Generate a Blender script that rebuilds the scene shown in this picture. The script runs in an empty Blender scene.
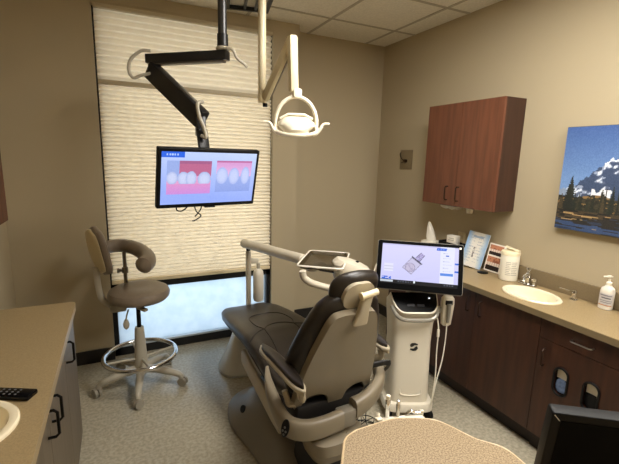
import bpy, bmesh, math, random
from mathutils import Vector, Matrix
R = math.radians
V = Vector
random.seed(4)
scene = bpy.context.scene
col = scene.collection

# ------------------------------------------------------------------ materials
def lin(c):
    return tuple(((v / 255) / 12.92 if v <= 10.3 else (((v / 255) + 0.055) / 1.055) ** 2.4) for v in c)

MATS = {}
def mat(name, rgb, rough=0.5, metal=0.0, spec=0.5, noise=0.0, nscale=20.0, rgb2=None, bump=0.0, bscale=60.0,
        stretch=(1, 1, 1), coat=0.0, emit=None, estr=0.0, detail=4.0):
    if name in MATS:
        return MATS[name]
    m = bpy.data.materials.new(name)
    m.use_nodes = True
    nt = m.node_tree
    b = nt.nodes['Principled BSDF']
    b.inputs['Base Color'].default_value = (*lin(rgb), 1)
    b.inputs['Roughness'].default_value = rough
    b.inputs['Metallic'].default_value = metal
    b.inputs['Specular IOR Level'].default_value = spec
    b.inputs['Coat Weight'].default_value = coat
    if emit:
        b.inputs['Emission Color'].default_value = (*lin(emit), 1)
        b.inputs['Emission Strength'].default_value = estr
    tc = mp = None
    def coords():
        nonlocal tc, mp
        if tc is None:
            tc = nt.nodes.new('ShaderNodeTexCoord')
            mp = nt.nodes.new('ShaderNodeMapping')
            mp.inputs['Scale'].default_value = stretch
            nt.links.new(tc.outputs['Object'], mp.inputs['Vector'])
        return mp.outputs['Vector']
    if rgb2 is not None or noise > 0:
        n = nt.nodes.new('ShaderNodeTexNoise')
        n.inputs['Scale'].default_value = nscale
        n.inputs['Detail'].default_value = detail
        nt.links.new(coords(), n.inputs['Vector'])
        r = nt.nodes.new('ShaderNodeValToRGB')
        c1 = lin(rgb)
        c2 = lin(rgb2) if rgb2 is not None else tuple(v * (1 - noise) for v in c1)
        r.color_ramp.elements[0].position = 0.38
        r.color_ramp.elements[0].color = (*c2, 1)
        r.color_ramp.elements[1].position = 0.62
        r.color_ramp.elements[1].color = (*c1, 1)
        nt.links.new(n.outputs['Fac'], r.inputs['Fac'])
        nt.links.new(r.outputs['Color'], b.inputs['Base Color'])
    if bump > 0:
        n2 = nt.nodes.new('ShaderNodeTexNoise')
        n2.inputs['Scale'].default_value = bscale
        n2.inputs['Detail'].default_value = 3
        nt.links.new(coords(), n2.inputs['Vector'])
        bp = nt.nodes.new('ShaderNodeBump')
        bp.inputs['Strength'].default_value = bump
        bp.inputs['Distance'].default_value = 0.01
        nt.links.new(n2.outputs['Fac'], bp.inputs['Height'])
        nt.links.new(bp.outputs['Normal'], b.inputs['Normal'])
    MATS[name] = m
    return m

def attr_mat(name, emission=0.0, rough=0.5):
    m = bpy.data.materials.new(name)
    m.use_nodes = True
    nt = m.node_tree
    b = nt.nodes['Principled BSDF']
    a = nt.nodes.new('ShaderNodeAttribute')
    a.attribute_name = 'Col'
    b.inputs['Roughness'].default_value = rough
    if emission > 0:
        b.inputs['Base Color'].default_value = (0.01, 0.01, 0.01, 1)
        nt.links.new(a.outputs['Color'], b.inputs['Emission Color'])
        b.inputs['Emission Strength'].default_value = emission
    else:
        nt.links.new(a.outputs['Color'], b.inputs['Base Color'])
    MATS[name] = m
    return m

def translucent_mat(name, rgb, trans, rough_mix=0.0, noise=None, nscale=8):
    m = bpy.data.materials.new(name)
    m.use_nodes = True
    nt = m.node_tree
    nt.nodes.clear()
    out = nt.nodes.new('ShaderNodeOutputMaterial')
    d = nt.nodes.new('ShaderNodeBsdfDiffuse')
    t = nt.nodes.new('ShaderNodeBsdfTranslucent')
    mx = nt.nodes.new('ShaderNodeMixShader')
    mx.inputs[0].default_value = trans
    d.inputs[0].default_value = (*lin(rgb), 1)
    t.inputs[0].default_value = (*lin(rgb), 1)
    if noise is not None:
        tc = nt.nodes.new('ShaderNodeTexCoord')
        n = nt.nodes.new('ShaderNodeTexNoise')
        n.inputs['Scale'].default_value = nscale
        n.inputs['Detail'].default_value = 6
        nt.links.new(tc.outputs['Object'], n.inputs['Vector'])
        r = nt.nodes.new('ShaderNodeValToRGB')
        r.color_ramp.elements[0].position = 0.35
        r.color_ramp.elements[0].color = (*lin(noise), 1)
        r.color_ramp.elements[1].position = 0.65
        r.color_ramp.elements[1].color = (*lin(rgb), 1)
        nt.links.new(n.outputs['Fac'], r.inputs['Fac'])
        nt.links.new(r.outputs['Color'], t.inputs[0])
        nt.links.new(r.outputs['Color'], d.inputs[0])
    nt.links.new(d.outputs[0], mx.inputs[1])
    nt.links.new(t.outputs[0], mx.inputs[2])
    nt.links.new(mx.outputs[0], out.inputs[0])
    MATS[name] = m
    return m

M_wall = mat('wall_paint', (178, 164, 136), 0.85, spec=0.2, bump=0.05, bscale=120)
M_ceil = mat('ceiling_tile', (236, 231, 218), 0.95, spec=0.1, noise=0.10, nscale=70)
M_grid = mat('ceiling_grid', (180, 172, 155), 0.6)
M_base = mat('baseboard_vinyl', (30, 25, 22), 0.5)
M_frame = mat('window_frame_black', (22, 22, 24), 0.4)
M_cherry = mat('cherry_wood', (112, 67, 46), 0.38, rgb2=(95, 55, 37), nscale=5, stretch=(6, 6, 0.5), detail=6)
M_cherry_shade = mat('cherry_wood_shaded', (68, 38, 24), 0.42, rgb2=(54, 30, 19), nscale=5, stretch=(6, 6, 0.5), detail=6)  # cherry wood with the base cabinets' shadow put into its colour
M_toe = mat('toe_kick', (34, 20, 13), 0.6)
M_counter = mat('countertop_laminate', (156, 136, 100), 0.42, rgb2=(142, 122, 88), nscale=220)
M_counterE = mat('countertop_edge', (122, 106, 78), 0.5)
M_splash = mat('backsplash_laminate', (128, 112, 84), 0.5, noise=0.1, nscale=200)
M_greylam = mat('grey_laminate', (97, 84, 66), 0.45, rgb2=(88, 75, 58), nscale=6, stretch=(5, 5, 0.6))
M_hand = mat('black_metal', (18, 17, 17), 0.35, metal=0.6)
M_nickel = mat('brushed_nickel', (170, 165, 155), 0.3, metal=1.0)
M_bronze = mat('dark_bronze', (52, 34, 24), 0.4, metal=0.6)
M_porc = mat('cream_porcelain', (238, 226, 196), 0.18, coat=0.4)
M_chrome = mat('chrome', (215, 215, 215), 0.1, metal=1.0)
M_white = mat('white_plastic', (232, 226, 208), 0.35)
M_whitew = mat('warm_white_enamel', (236, 224, 190), 0.3)
M_cream = mat('dental_light_shell', (246, 238, 216), 0.3)
M_black = mat('black_plastic', (13, 13, 14), 0.5, spec=.25)
M_blackg = mat('gloss_black', (8, 8, 10), 0.25, spec=.2)
M_off = mat('switched_off_screen', (3, 3, 4), 0.6, spec=.08)
M_dgrey = mat('dark_grey_paint', (27, 27, 29), 0.35)
M_polegrey = mat('charcoal_pole', (72, 72, 72), 0.3, metal=0.5)
M_stool = mat('taupe_vinyl', (134, 120, 104), 0.42, noise=0.08, nscale=40)
M_stoolp = mat('light_grey_plastic', (176, 168, 150), 0.4)
M_leather = mat('dark_brown_leather', (40, 34, 29), 0.36, noise=0.15, nscale=60, bump=0.05, bscale=200)
M_leatherd = mat('dark_brown_piping', (22, 17, 15), 0.5)
M_shell = mat('chair_shell_tan', (136, 125, 105), 0.38)
M_shellL = mat('chair_shell_light', (176, 165, 142), 0.35)
M_chbase = mat('chair_base_grey', (128, 121, 108), 0.4)
M_dark = mat('dark_rubber', (26, 23, 21), 0.6)
M_tubeg = mat('delivery_grey', (206, 197, 178), 0.35)
M_boxg = mat('junction_box_grey', (212, 212, 206), 0.35)
M_scan = mat('scanner_body_white', (222, 214, 196), 0.32)
M_scang = mat('scanner_trim_grey', (150, 146, 136), 0.3, metal=0.3)
M_speck = mat('speckled_tan_laminate', (166, 146, 114), 0.5, rgb2=(122, 102, 76), nscale=230, detail=2)
M_speckedge = mat('tan_edge_band', (208, 184, 144), 0.35)
M_steel = mat('tray_steel', (150, 142, 128), 0.25, metal=1.0)
M_paper = mat('white_paper', (235, 230, 218), 0.8)
M_switch = mat('beige_wall_plate', (128, 112, 84), 0.5)

# ------------------------------------------------------------------ helpers
def link_mesh(name, bm, material, parent=None, smooth=True, angle=35):
    me = bpy.data.meshes.new(name)
    bmesh.ops.recalc_face_normals(bm, faces=bm.faces)
    bm.to_mesh(me)
    bm.free()
    for m in (material if isinstance(material, (list, tuple)) else [material]):
        me.materials.append(m)
    o = bpy.data.objects.new(name, me)
    col.objects.link(o)
    if parent is not None:
        o.parent = parent
    if smooth:
        for p in me.polygons:
            p.use_smooth = True
        try:
            me.set_sharp_from_angle(angle=R(angle))
        except Exception:
            pass
    return o

def thing(name, label, cat, loc=(0, 0, 0), rz=0, group=None):
    o = bpy.data.objects.new(name, None)
    col.objects.link(o)
    o.empty_display_size = 0.1
    o.location = loc
    o.rotation_euler = (0, 0, rz)
    o['label'] = label
    o['category'] = cat
    if group:
        o['group'] = group
    return o

def tag(o, label, cat, group=None):
    o['label'] = label
    o['category'] = cat
    if group:
        o['group'] = group
    return o

def struct(o, label=None):
    o['kind'] = 'structure'
    if label:
        o['label'] = label
    return o

def box(bm, c, s, bev=0.0, mtx=None, seg=2, mi=0):
    r = bmesh.ops.create_cube(bm, size=1.0)
    vs = r['verts']
    for v in vs:
        v.co = V((v.co.x * s[0], v.co.y * s[1], v.co.z * s[2]))
    fs = list({f for v in vs for f in v.link_faces})
    if bev > 0:
        es = list({e for v in vs for e in v.link_edges})
        rr = bmesh.ops.bevel(bm, geom=es, offset=bev, segments=seg, affect='EDGES', profile=0.5)
        vs = list({v for f in rr['faces'] for v in f.verts} | {v for v in vs if v.is_valid})
    for v in vs:
        v.co = v.co + V(c)
    if mtx is not None:
        for v in vs:
            v.co = mtx @ v.co
    if mi:
        for f in {f for v in vs for f in v.link_faces}:
            f.material_index = mi
    return vs

def bx(x0, x1, y0, y1, z0, z1, bm=None, bev=0.0):
    if bm is None:
        bm = bmesh.new()
    box(bm, ((x0 + x1) / 2, (y0 + y1) / 2, (z0 + z1) / 2), (x1 - x0, y1 - y0, z1 - z0), bev)
    return bm

def frame_axes(d, up=(0, 0, 1)):
    d = V(d).normalized()
    u = V(up)
    if abs(d.dot(u)) > 0.97:
        u = V((0, 1, 0))
    s = d.cross(u).normalized()
    t = s.cross(d).normalized()
    return s, t

def loft(bm, rings, cap=True, closed_path=False, mi=0):
    """rings: lists of points, same count"""
    vv = [[bm.verts.new(V(p)) for p in r] for r in rings]
    n = len(vv[0])
    m = len(vv)
    for i in range(m if closed_path else m - 1):
        a, b = vv[i], vv[(i + 1) % m]
        for j in range(n):
            f = bm.faces.new((a[j], a[(j + 1) % n], b[(j + 1) % n], b[j]))
            f.material_index = mi
    if cap and not closed_path:
        for r in (vv[0], vv[-1]):
            try:
                f = bm.faces.new(r)
                f.material_index = mi
            except Exception:
                pass
    return vv

def tube(bm, pts, r, n=12, closed=False, squash=1.0, up=(0, 0, 1)):
    pts = [V(p) for p in pts]
    rs = r if isinstance(r, (list, tuple)) else [r] * len(pts)
    rings = []
    L = len(pts)
    prev = None
    for i, p in enumerate(pts):
        if closed:
            d = pts[(i + 1) % L] - pts[i - 1]
        else:
            d = pts[min(i + 1, L - 1)] - pts[max(i - 1, 0)]
        if prev is None:
            s, t = frame_axes(d, up)
        else:
            dd = d.normalized()
            s = prev - dd * prev.dot(dd)
            s.normalize()
            t = s.cross(dd).normalized()
        prev = s
        rings.append([p + s * math.cos(a) * rs[i] + t * math.sin(a) * rs[i] * squash
                      for a in [2 * math.pi * k / n for k in range(n)]])
    loft(bm, rings, True, closed)

def smooth_path(pts, n=6):
    """Catmull-Rom"""
    P = [V(p) for p in pts]
    P = [P[0] * 2 - P[1]] + P + [P[-1] * 2 - P[-2]]
    out = []
    for i in range(1, len(P) - 2):
        a, b, c, d = P[i - 1], P[i], P[i + 1], P[i + 2]
        for k in range(n):
            t = k / n
            out.append(0.5 * ((2 * b) + (c - a) * t + (2 * a - 5 * b + 4 * c - d) * t * t + (-a + 3 * b - 3 * c + d) * t ** 3))
    out.append(P[-2])
    return out

def cyl(bm, a, b, r, r2=None, n=20):
    tube(bm, [a, b], [r, r if r2 is None else r2], n)

def lathe(bm, prof, c=(0, 0, 0), n=28, sx=1.0, sy=1.0, mtx=None):
    """prof: (radius, z) list"""
    rings = []
    for (r, z) in prof:
        ring = []
        for k in range(n):
            a = 2 * math.pi * k / n
            p = V((max(r, 1e-4) * math.cos(a) * sx, max(r, 1e-4) * math.sin(a) * sy, z)) + V(c)
            ring.append(mtx @ p if mtx is not None else p)
        rings.append(ring)
    loft(bm, rings, True)

def superell(hw, hh, n=28, e=3.0):
    out = []
    for k in range(n):
        a = 2 * math.pi * k / n
        ca, sa = math.cos(a), math.sin(a)
        out.append((hw * math.copysign(abs(ca) ** (2 / e), ca), hh * math.copysign(abs(sa) ** (2 / e), sa)))
    return out

def prism(bm, outline, z0, z1, bev=0.0, mtx=None, seg=3):
    """outline: list of (x, y); extruded along z"""
    lo = [bm.verts.new(V((x, y, z0))) for x, y in outline]
    hi = [bm.verts.new(V((x, y, z1))) for x, y in outline]
    f1 = bm.faces.new(lo[::-1])
    f2 = bm.faces.new(hi)
    n = len(lo)
    for i in range(n):
        bm.faces.new((lo[i], lo[(i + 1) % n], hi[(i + 1) % n], hi[i]))
    vs = lo + hi
    if bev > 0:
        es = list({e for e in f2.edges} | {e for e in f1.edges})
        rr = bmesh.ops.bevel(bm, geom=es, offset=bev, segments=seg, affect='EDGES', profile=0.5)
        vs = list({v for f in rr['faces'] for v in f.verts} | {v for v in vs if v.is_valid})
    if mtx is not None:
        for v in vs:
            v.co = mtx @ v.co
    return vs

def rounded(pts, r, n=5):
    out = []
    L = len(pts)
    for i in range(L):
        p0, p1, p2 = V((*pts[i - 1], 0)), V((*pts[i], 0)), V((*pts[(i + 1) % L], 0))
        rr = r[i] if isinstance(r, (list, tuple)) else r
        a = (p0 - p1)
        b = (p2 - p1)
        rr = min(rr, a.length * .49, b.length * .49)
        if rr < 1e-5:
            out.append((p1.x, p1.y))
            continue
        a = p1 + a.normalized() * rr
        b = p1 + b.normalized() * rr
        for k in range(n + 1):
            t = k / n
            q = a * (1 - t) ** 2 + p1 * 2 * t * (1 - t) + b * t * t
            out.append((q.x, q.y))
    return out

def rrect(w, h, r, n=5):
    return rounded([(-w / 2, -h / 2), (w / 2, -h / 2), (w / 2, h / 2), (-w / 2, h / 2)], r, n)

def picture(name, w, h, nu, nv, fn, material, parent, mtx):
    """flat coloured panel; fn(u, v) with v = 0 at the top; lies in local xz plane of mtx, facing -y"""
    me = bpy.data.meshes.new(name)
    vs, fs = [], []
    for j in range(nv + 1):
        for i in range(nu + 1):
            vs.append(mtx @ V(((i / nu - .5) * w, 0, (.5 - j / nv) * h)))
    cols = []
    for j in range(nv):
        for i in range(nu):
            a = j * (nu + 1) + i
            fs.append((a, a + nu + 1, a + nu + 2, a + 1))
            cols.append(lin(fn((i + .5) / nu, (j + .5) / nv)))
    me.from_pydata([tuple(v) for v in vs], [], fs)
    at = me.color_attributes.new('Col', 'FLOAT_COLOR', 'CORNER')
    k = 0
    for c in cols:
        for _ in range(4):
            at.data[k].color = (*c, 1)
            k += 1
    me.materials.append(material)
    o = bpy.data.objects.new(name, me)
    col.objects.link(o)
    if parent is not None:
        o.parent = parent
    return o

def mixc(a, b, t):
    t = max(0, min(1, t))
    return tuple(a[i] * (1 - t) + b[i] * t for i in range(3))

def pose(c, yaw, tilt):
    """matrix: local x right, local y away from the face, local z up; face looks along -y"""
    return Matrix.Translation(V(c)) @ Matrix.Rotation(yaw, 4, 'Z') @ Matrix.Rotation(-tilt, 4, 'X')

# ------------------------------------------------------------------ room
XL, XR, YW, YR, YB, H = -0.695, 2.42, 3.246, 3.42, -1.4, 2.68
WX0, WX1, WZ1 = -0.100, 1.20, 2.604
GY = 3.335            # glass plane
T = 0.12
o = link_mesh('floor', bx(XL - .3, XR + .3, YB - .3, YR + .5, -.1, 0),
              mat('floor_vinyl', (176, 168, 148), 0.24, rgb2=(154, 146, 127), nscale=55, detail=12, bump=.015, bscale=60, spec=.6), smooth=False)
struct(o)
o = link_mesh('ceiling', bx(XL - .3, XR + .3, YB - .3, YR + .5, H, H + .1), M_ceil, smooth=False); struct(o)
struct(link_mesh('wall_left', bx(XL - T, XL, YB - T, YR + T, 0, H), M_wall, smooth=False))
struct(link_mesh('wall_right', bx(XR, XR + T, YB - T, YR + T, 0, H), M_wall, smooth=False))
struct(link_mesh('wall_rear', bx(XL - T, XR + T, YB - T, YB, 0, H), M_wall, smooth=False))
bm = bmesh.new()
bx(XL - T, WX0, YW, YR + T, 0, H, bm)
bx(WX0, WX1, YW, YR + T, WZ1, H, bm)
bx(WX1, 1.4325, YW, YR + T, 0, H, bm)
bx(1.4325, XR + T, YR, YR + T, 0, H, bm)
struct(link_mesh('wall_back', bm, M_wall, smooth=False))
# baseboards
bh = .103
struct(link_mesh('baseboard_back', bx(XL, WX0, YW - .012, YW, 0, bh), M_base, smooth=False))
bm = bx(1.4325, XR, YR - .012, YR, 0, bh)
bx(1.4325, 1.4445, YW - .012, YR, 0, bh, bm)
bx(WX1, 1.4445, YW - .012, YW, 0, bh, bm)
struct(link_mesh('baseboard_corner', bm, M_base, smooth=False))
struct(link_mesh('baseboard_right', bx(XR - .012, XR, 2.66, YR, 0, bh), M_base, smooth=False))
struct(link_mesh('baseboard_left', bx(XL, XL + .012, 2.26, YW, 0, bh), M_base, smooth=False))
# ceiling grid (T-bars)
bm = bmesh.new()
for gx in (2.2 - .61 * k for k in range(5)):
    bx(gx - .012, gx + .012, YB, YR, H - .004, H, bm)
for gy in (2.98 - .61 * k for k in range(8)):
    bx(XL, XR, gy - .012, gy + .012, H - .004, H, bm)
struct(link_mesh('trim_1', bm, M_grid, smooth=False))
# header line above the window (thin trim)
struct(link_mesh('trim_2', bx(WX0, WX1, YW + .004, YW + .03, WZ1 - .03, WZ1), M_wall, smooth=False))

# ------------------------------------------------------------------ window
fr = bmesh.new()
y0, y1 = GY - .05, GY + .03
bx(WX0, WX0 + .035, y0, y1, 0, WZ1, fr)
bx(WX1 - .035, WX1, y0, y1, 0, WZ1, fr)
bx(WX0, WX1, y0, y1, 0, .075, fr)
bx(WX0, WX1, y0, y1, WZ1 - .04, WZ1, fr)
bx(WX0, WX1, y0, y1, .545, .60, fr)
wf = link_mesh('window_1', fr, M_frame, smooth=False)
struct(wf)
M_film = translucent_mat('frosted_window_film', (212, 221, 228), 0.92, noise=(202, 213, 222), nscale=14)
def clear_glass(name):
    m = bpy.data.materials.new(name)
    m.use_nodes = True
    nt = m.node_tree
    nt.nodes.clear()
    out = nt.nodes.new('ShaderNodeOutputMaterial')
    a = nt.nodes.new('ShaderNodeBsdfTransparent')
    g = nt.nodes.new('ShaderNodeBsdfGlossy')
    g.inputs['Roughness'].default_value = .02
    mx = nt.nodes.new('ShaderNodeMixShader')
    mx.inputs[0].default_value = .06
    nt.links.new(a.outputs[0], mx.inputs[1]); nt.links.new(g.outputs[0], mx.inputs[2]); nt.links.new(mx.outputs[0], out.inputs[0])
    return m
link_mesh('window_pane', bx(WX0 + .03, WX1 - .03, GY, GY + .006, .07, .56), M_film, wf, smooth=False)
M_clear = clear_glass('clear_window_glass')
link_mesh('window_pane', bx(WX0 + .03, WX1 - .03, GY, GY + .006, .58, WZ1 - .03), M_clear, wf, smooth=False)
sill = link_mesh('window_sill', bx(WX0 + .035, WX1 - .035, y0 - .012, y0 + .02, .075, .09), mat('sill_metal', (200, 208, 214), .3, metal=.4), wf, smooth=False)

# pleated shades
M_blind = translucent_mat('pleated_shade_fabric', (240, 229, 206), 0.24)
def pleats(z0, z1, pitch, depth, yc):
    bm = bmesh.new()
    n = max(2, round((z1 - z0) / pitch))
    prev = None
    for i in range(n * 4 + 1):
        z = z0 + (z1 - z0) * i / (n * 4)
        y = yc - depth * (1 - abs(i % 4 - 2) / 2)
        a = bm.verts.new((WX0 + .012, y, z))
        b = bm.verts.new((WX1 - .012, y, z))
        if prev:
            bm.faces.new((prev[0], prev[1], b, a))
        prev = (a, b)
    return bm
sh = thing('window_shade', 'cream pleated window shade in two tiers covering the tall window', 'window shade', (0, 0, 0))
link_mesh('headrail', bx(WX0 + .01, WX1 - .01, GY - .105, GY - .055, WZ1 - .044, WZ1 - .020, bev=.004), mat('shade_rail', (190, 176, 146), .5), sh)
link_mesh('upper_pleats', pleats(2.10, WZ1 - .044, .042, .030, GY - .062), M_blind, sh, smooth=False)
link_mesh('middle_rail', bx(WX0 + .012, WX1 - .012, GY - .085, GY - .058, 2.068, 2.10, bev=.004), MATS['shade_rail'], sh)
link_mesh('lower_pleats', pleats(.632, 2.068, .0285, .024, GY - .062), M_blind, sh, smooth=False)
link_mesh('bottom_rail', bx(WX0 + .012, WX1 - .012, GY - .085, GY - .055, .604, .632, bev=.004), mat('shade_bottom_rail', (222, 206, 170), .5), sh)

# ------------------------------------------------------------------ ceiling lights (recessed troffer and an added fill panel)
M_diff = mat('lit_diffuser', (255, 244, 222), 0.5, emit=(255, 251, 244), estr=23)
def troffer(x0, x1, y0, y1, label):
    t = thing('ceiling_light', label, 'ceiling light', ((x0 + x1) / 2, (y0 + y1) / 2, H), 0, 'recessed ceiling light panels')
    cx, cy = (x0 + x1) / 2, (y0 + y1) / 2
    hx, hy = (x1 - x0) / 2, (y1 - y0) / 2
    bm = bmesh.new()
    bx(-hx, hx, -hy, -hy + .03, -.008, 0, bm); bx(-hx, hx, hy - .03, hy, -.008, 0, bm)
    bx(-hx, -hx + .03, -hy + .03, hy - .03, -.008, 0, bm); bx(hx - .03, hx, -hy + .03, hy - .03, -.008, 0, bm)
    link_mesh('light_frame', bm, M_white, t, smooth=False)
    link_mesh('diffuser', bx(-hx + .03, hx - .03, -hy + .03, hy - .03, -.005, -.001), M_diff, t, smooth=False)
troffer(.992, 1.578, .552, 1.748, 'recessed ceiling light panel above the dental chair headrest')
troffer(1.602, 2.188, -.668, .528, 'unseen fill light panel added in the ceiling above the near end of the room')  # out of view, added as fill and to brighten the right wall

# ------------------------------------------------------------------ dark rail frame fixed on the ceiling near the poles
t = thing('ceiling_track_frame', 'dark metal rail frame with cross bars fixed to the ceiling between the two poles', 'ceiling bracket', (.90, 2.93, H), R(-12))
bm = bmesh.new()
bx(-.15, .15, .13, .155, -.03, -.004, bm); bx(-.15, .15, -.155, -.13, -.03, -.004, bm)
bx(-.155, -.13, -.155, .155, -.03, -.004, bm); bx(.13, .155, -.155, .155, -.03, -.004, bm)
link_mesh('rail', bm, M_dgrey, t, smooth=False)
for xx in (-.02, .06):
    link_mesh('cross_bar', bx(xx - .009, xx + .009, -.14, .14, -.026, -.006), M_dgrey, t, smooth=False)
link_mesh('mounting_plate', bx(-.12, .12, -.12, .12, -.005, 0), M_grid, t, smooth=False)

# ------------------------------------------------------------------ wall monitor on ceiling pole
POLE = V((.548, 2.262, 0))
ELB = V((.213, 2.549, 2.125))
t = thing('ceiling_monitor_arm', 'black jointed monitor arm hanging from a charcoal ceiling pole by the window', 'monitor arm', (POLE.x, POLE.y, H))
def L(p):
    return V(p) - V((POLE.x, POLE.y, H))
bm = bmesh.new()
cyl(bm, L((POLE.x, POLE.y, H - .004)), L((POLE.x, POLE.y, 2.18)), .024, n=24)
link_mesh('pole', bm, M_polegrey, t)
bm = bmesh.new()
cyl(bm, L((POLE.x, POLE.y, H)), L((POLE.x, POLE.y, H - .02)), .07, n=28)
link_mesh('ceiling_flange', bm, M_dgrey, t)
bm = bmesh.new()
cyl(bm, L((POLE.x, POLE.y, 2.235)), L((POLE.x, POLE.y, 2.175)), .029, n=24)
link_mesh('pole_collar', bm, M_dgrey, t)
bm = bmesh.new()
lathe(bm, [(.02, 0), (.036, .002), (.038, .01), (.034, .018), (.02, .022)], L((POLE.x, POLE.y, 2.153)), 24)
link_mesh('pivot_ring', bm, M_stoolp, t)
# upper arm: long box, horizontal
def bar(bm, a, b, w, h, bev=.004, ext=0.0, up=(0, 0, 1)):
    a, b = V(a), V(b)
    d = (b - a).normalized()
    if abs(d.dot(V(up))) > .995:
        up = (0, 1, 0)
    s = d.cross(V(up)).normalized()
    u = s.cross(d).normalized()
    a = a - d * ext
    b = b + d * ext
    m = Matrix((( d.x, s.x, u.x, (a.x + b.x) / 2), (d.y, s.y, u.y, (a.y + b.y) / 2), (d.z, s.z, u.z, (a.z + b.z) / 2), (0, 0, 0, 1)))
    box(bm, (0, 0, 0), ((b - a).length, w, h), bev, m)
bm = bmesh.new()
bar(bm, L((POLE.x, POLE.y, 2.128)), L((ELB.x, ELB.y, 2.126)), .055, .05, .006, .03)
link_mesh('upper_arm', bm, M_dgrey, t)
bm = bmesh.new()
bar(bm, L((POLE.x, POLE.y, 2.099)), L((ELB.x, ELB.y, 2.097)), .04, .012, .003, .01)
link_mesh('cable_channel', bm, mat('mid_grey_metal', (110, 106, 100), .4, metal=.3), t)
bm = bmesh.new()
cyl(bm, L((ELB.x, ELB.y, 2.105)), L((ELB.x, ELB.y, 2.065)), .024, n=20)
link_mesh('elbow_joint', bm, M_stoolp, t)
WR = V((.415, 2.262, 1.80))
bm = bmesh.new()
bar(bm, L((ELB.x + .005, ELB.y, 2.055)), L(WR), .06, .10, .008, .03)
link_mesh('spring_arm', bm, M_dgrey, t)
bm = bmesh.new()
bar(bm, L((.33, 2.35, 1.965)), L((WR.x + .025, WR.y, WR.z + .035)), .03, .012, .003, 0)
link_mesh('arm_cover_strip', bm, MATS['mid_grey_metal'], t)
bm = bmesh.new()
bar(bm, L((.418, 2.255, 1.80)), L((.418, 2.245, 1.70)), .05, .06, .006, 0)
link_mesh('wrist_block', bm, M_dgrey, t)
bm = bmesh.new()
cyl(bm, L((.395, 2.225, 1.715)), L((.445, 2.225, 1.715)), .02, n=18)
link_mesh('tilt_hinge', bm, M_hand, t)
MONP = pose((.444, 2.14, 1.476), R(10.5), R(-14.5))
# upright plate behind the screen to the hinge
bm = bmesh.new()
p0 = MONP @ V((-.005, .055, .05)); p1 = V((.42, 2.222, 1.715))
bar(bm, L(p0), L(p1), .06, .02, .004, .02)
link_mesh('neck_plate', bm, M_hand, t)
# cable loops
bm = bmesh.new()
tube(bm, smooth_path([L(p) for p in [(.205, 2.53, 2.165), (.155, 2.54, 2.160), (.10, 2.55, 2.11), (.088, 2.55, 2.05), (.11, 2.55, 2.015), (.15, 2.54, 2.03), (.20, 2.53, 2.045)]]), .009, 10)
link_mesh('elbow_cable', bm, M_stoolp, t)
bm = bmesh.new()
tube(bm, smooth_path([L(p) for p in [(.55, 2.21, 2.16), (.585, 2.20, 2.150), (.61, 2.2, 2.11), (.645, 2.2, 2.088), (.665, 2.2, 2.07)]]), [.008] * 24 + [.006], 10)
link_mesh('lock_lever', bm, M_stoolp, t)
bm = bmesh.new()
tube(bm, smooth_path([L(p) for p in [(.425, 2.21, 1.875), (.395, 2.19, 1.86), (.40, 2.185, 1.80), (.425, 2.18, 1.73), (.43, 2.175, 1.69), (.41, 2.19, 1.70)]]), .010, 10)
link_mesh('wrist_cable', bm, M_stoolp, t)

# the monitor
t = thing('wall_monitor', 'black framed monitor showing two tooth photographs, hung in front of the window shade', 'monitor', (.444, 2.14, 1.476))
W, Hh = .55, .315
Lm = Matrix.Translation(-V((.444, 2.14, 1.476))) @ MONP
bm = bmesh.new()
prism(bm, rrect(W, Hh, .006, 3), 0, .035, .004, Lm @ Matrix.Rotation(R(-90), 4, 'X') )
link_mesh('screen_housing', bm, M_black, t)
bm = bmesh.new()
box(bm, (0, .05, 0), (.26, .035, .18), .012, Lm)
link_mesh('rear_cover', bm, M_black, t)
bm = bmesh.new()
box(bm, (.01, .01, -Hh / 2 - .004), (.06, .02, .010), .003, Lm)
link_mesh('sensor_bar', bm, M_black, t)

def tooth(u, v, cu, cv, ru, rv):
    return ((u - cu) / ru) ** 2 + ((v - cv) / rv) ** 2
def mon_fn(u, v):
    rnd = random.random() * 8 - 4
    bg = mixc((198, 214, 250), (150, 172, 244), (v + .25 * (1 - u)) * 1.0)
    c = bg
    if u < .22 and v < .105:
        c = (36, 98, 222)
        if .045 < u < .17 and .04 < v < .075 and math.sin(u * 260) > -.35:
            c = (176, 200, 245)
    if .05 < u < .50 and .16 < v < .80:
        c = (222, 160, 206)
        if v < .45:
            c = (186, 104, 142) if u > .17 else (150, 170, 226)
        if v < .22 and u > .17:
            c = (164, 96, 138)
        top = .33 + .06 * math.sin(u * 30)
        for cu, cv, ru, rv in ((.105, .49, .055, .12), (.215, .50, .055, .13), (.295, .50, .055, .14), (.43, .51, .068, .14)):
            dd = tooth(u, v, cu, cv, ru, rv)
            if dd < 1:
                c = mixc((200, 208, 240), (164, 178, 224), dd ** 2)
        if v > .60:
            c = mixc((222, 150, 200), (200, 140, 215), (v - .55) * 4)
    if .55 < u < .955 and .155 < v < .775:
        c = mixc((212, 150, 205), (222, 178, 226), (v - .15) * 4)
        if v > .47:
            c = mixc((158, 176, 232), (140, 160, 226), (v - .47) * 3)
        if v < .19:
            c = (188, 110, 160)
        for cu, cv, ru, rv in ((.62, .45, .066, .17), (.755, .46, .060, .17), (.885, .45, .050, .18)):
            dd = tooth(u, v, cu, cv, ru, rv)
            if dd < 1:
                c = mixc((196, 206, 244), (164, 180, 234), dd ** 2)
    return tuple(max(0, min(255, k + rnd)) for k in c)
M_scr = attr_mat('monitor_picture', 0.95, 0.25)
picture('screen', W - .032, Hh - .038, 150, 86, mon_fn, M_scr, t, Lm @ Matrix.Translation((0, -.0012, .002)))
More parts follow.
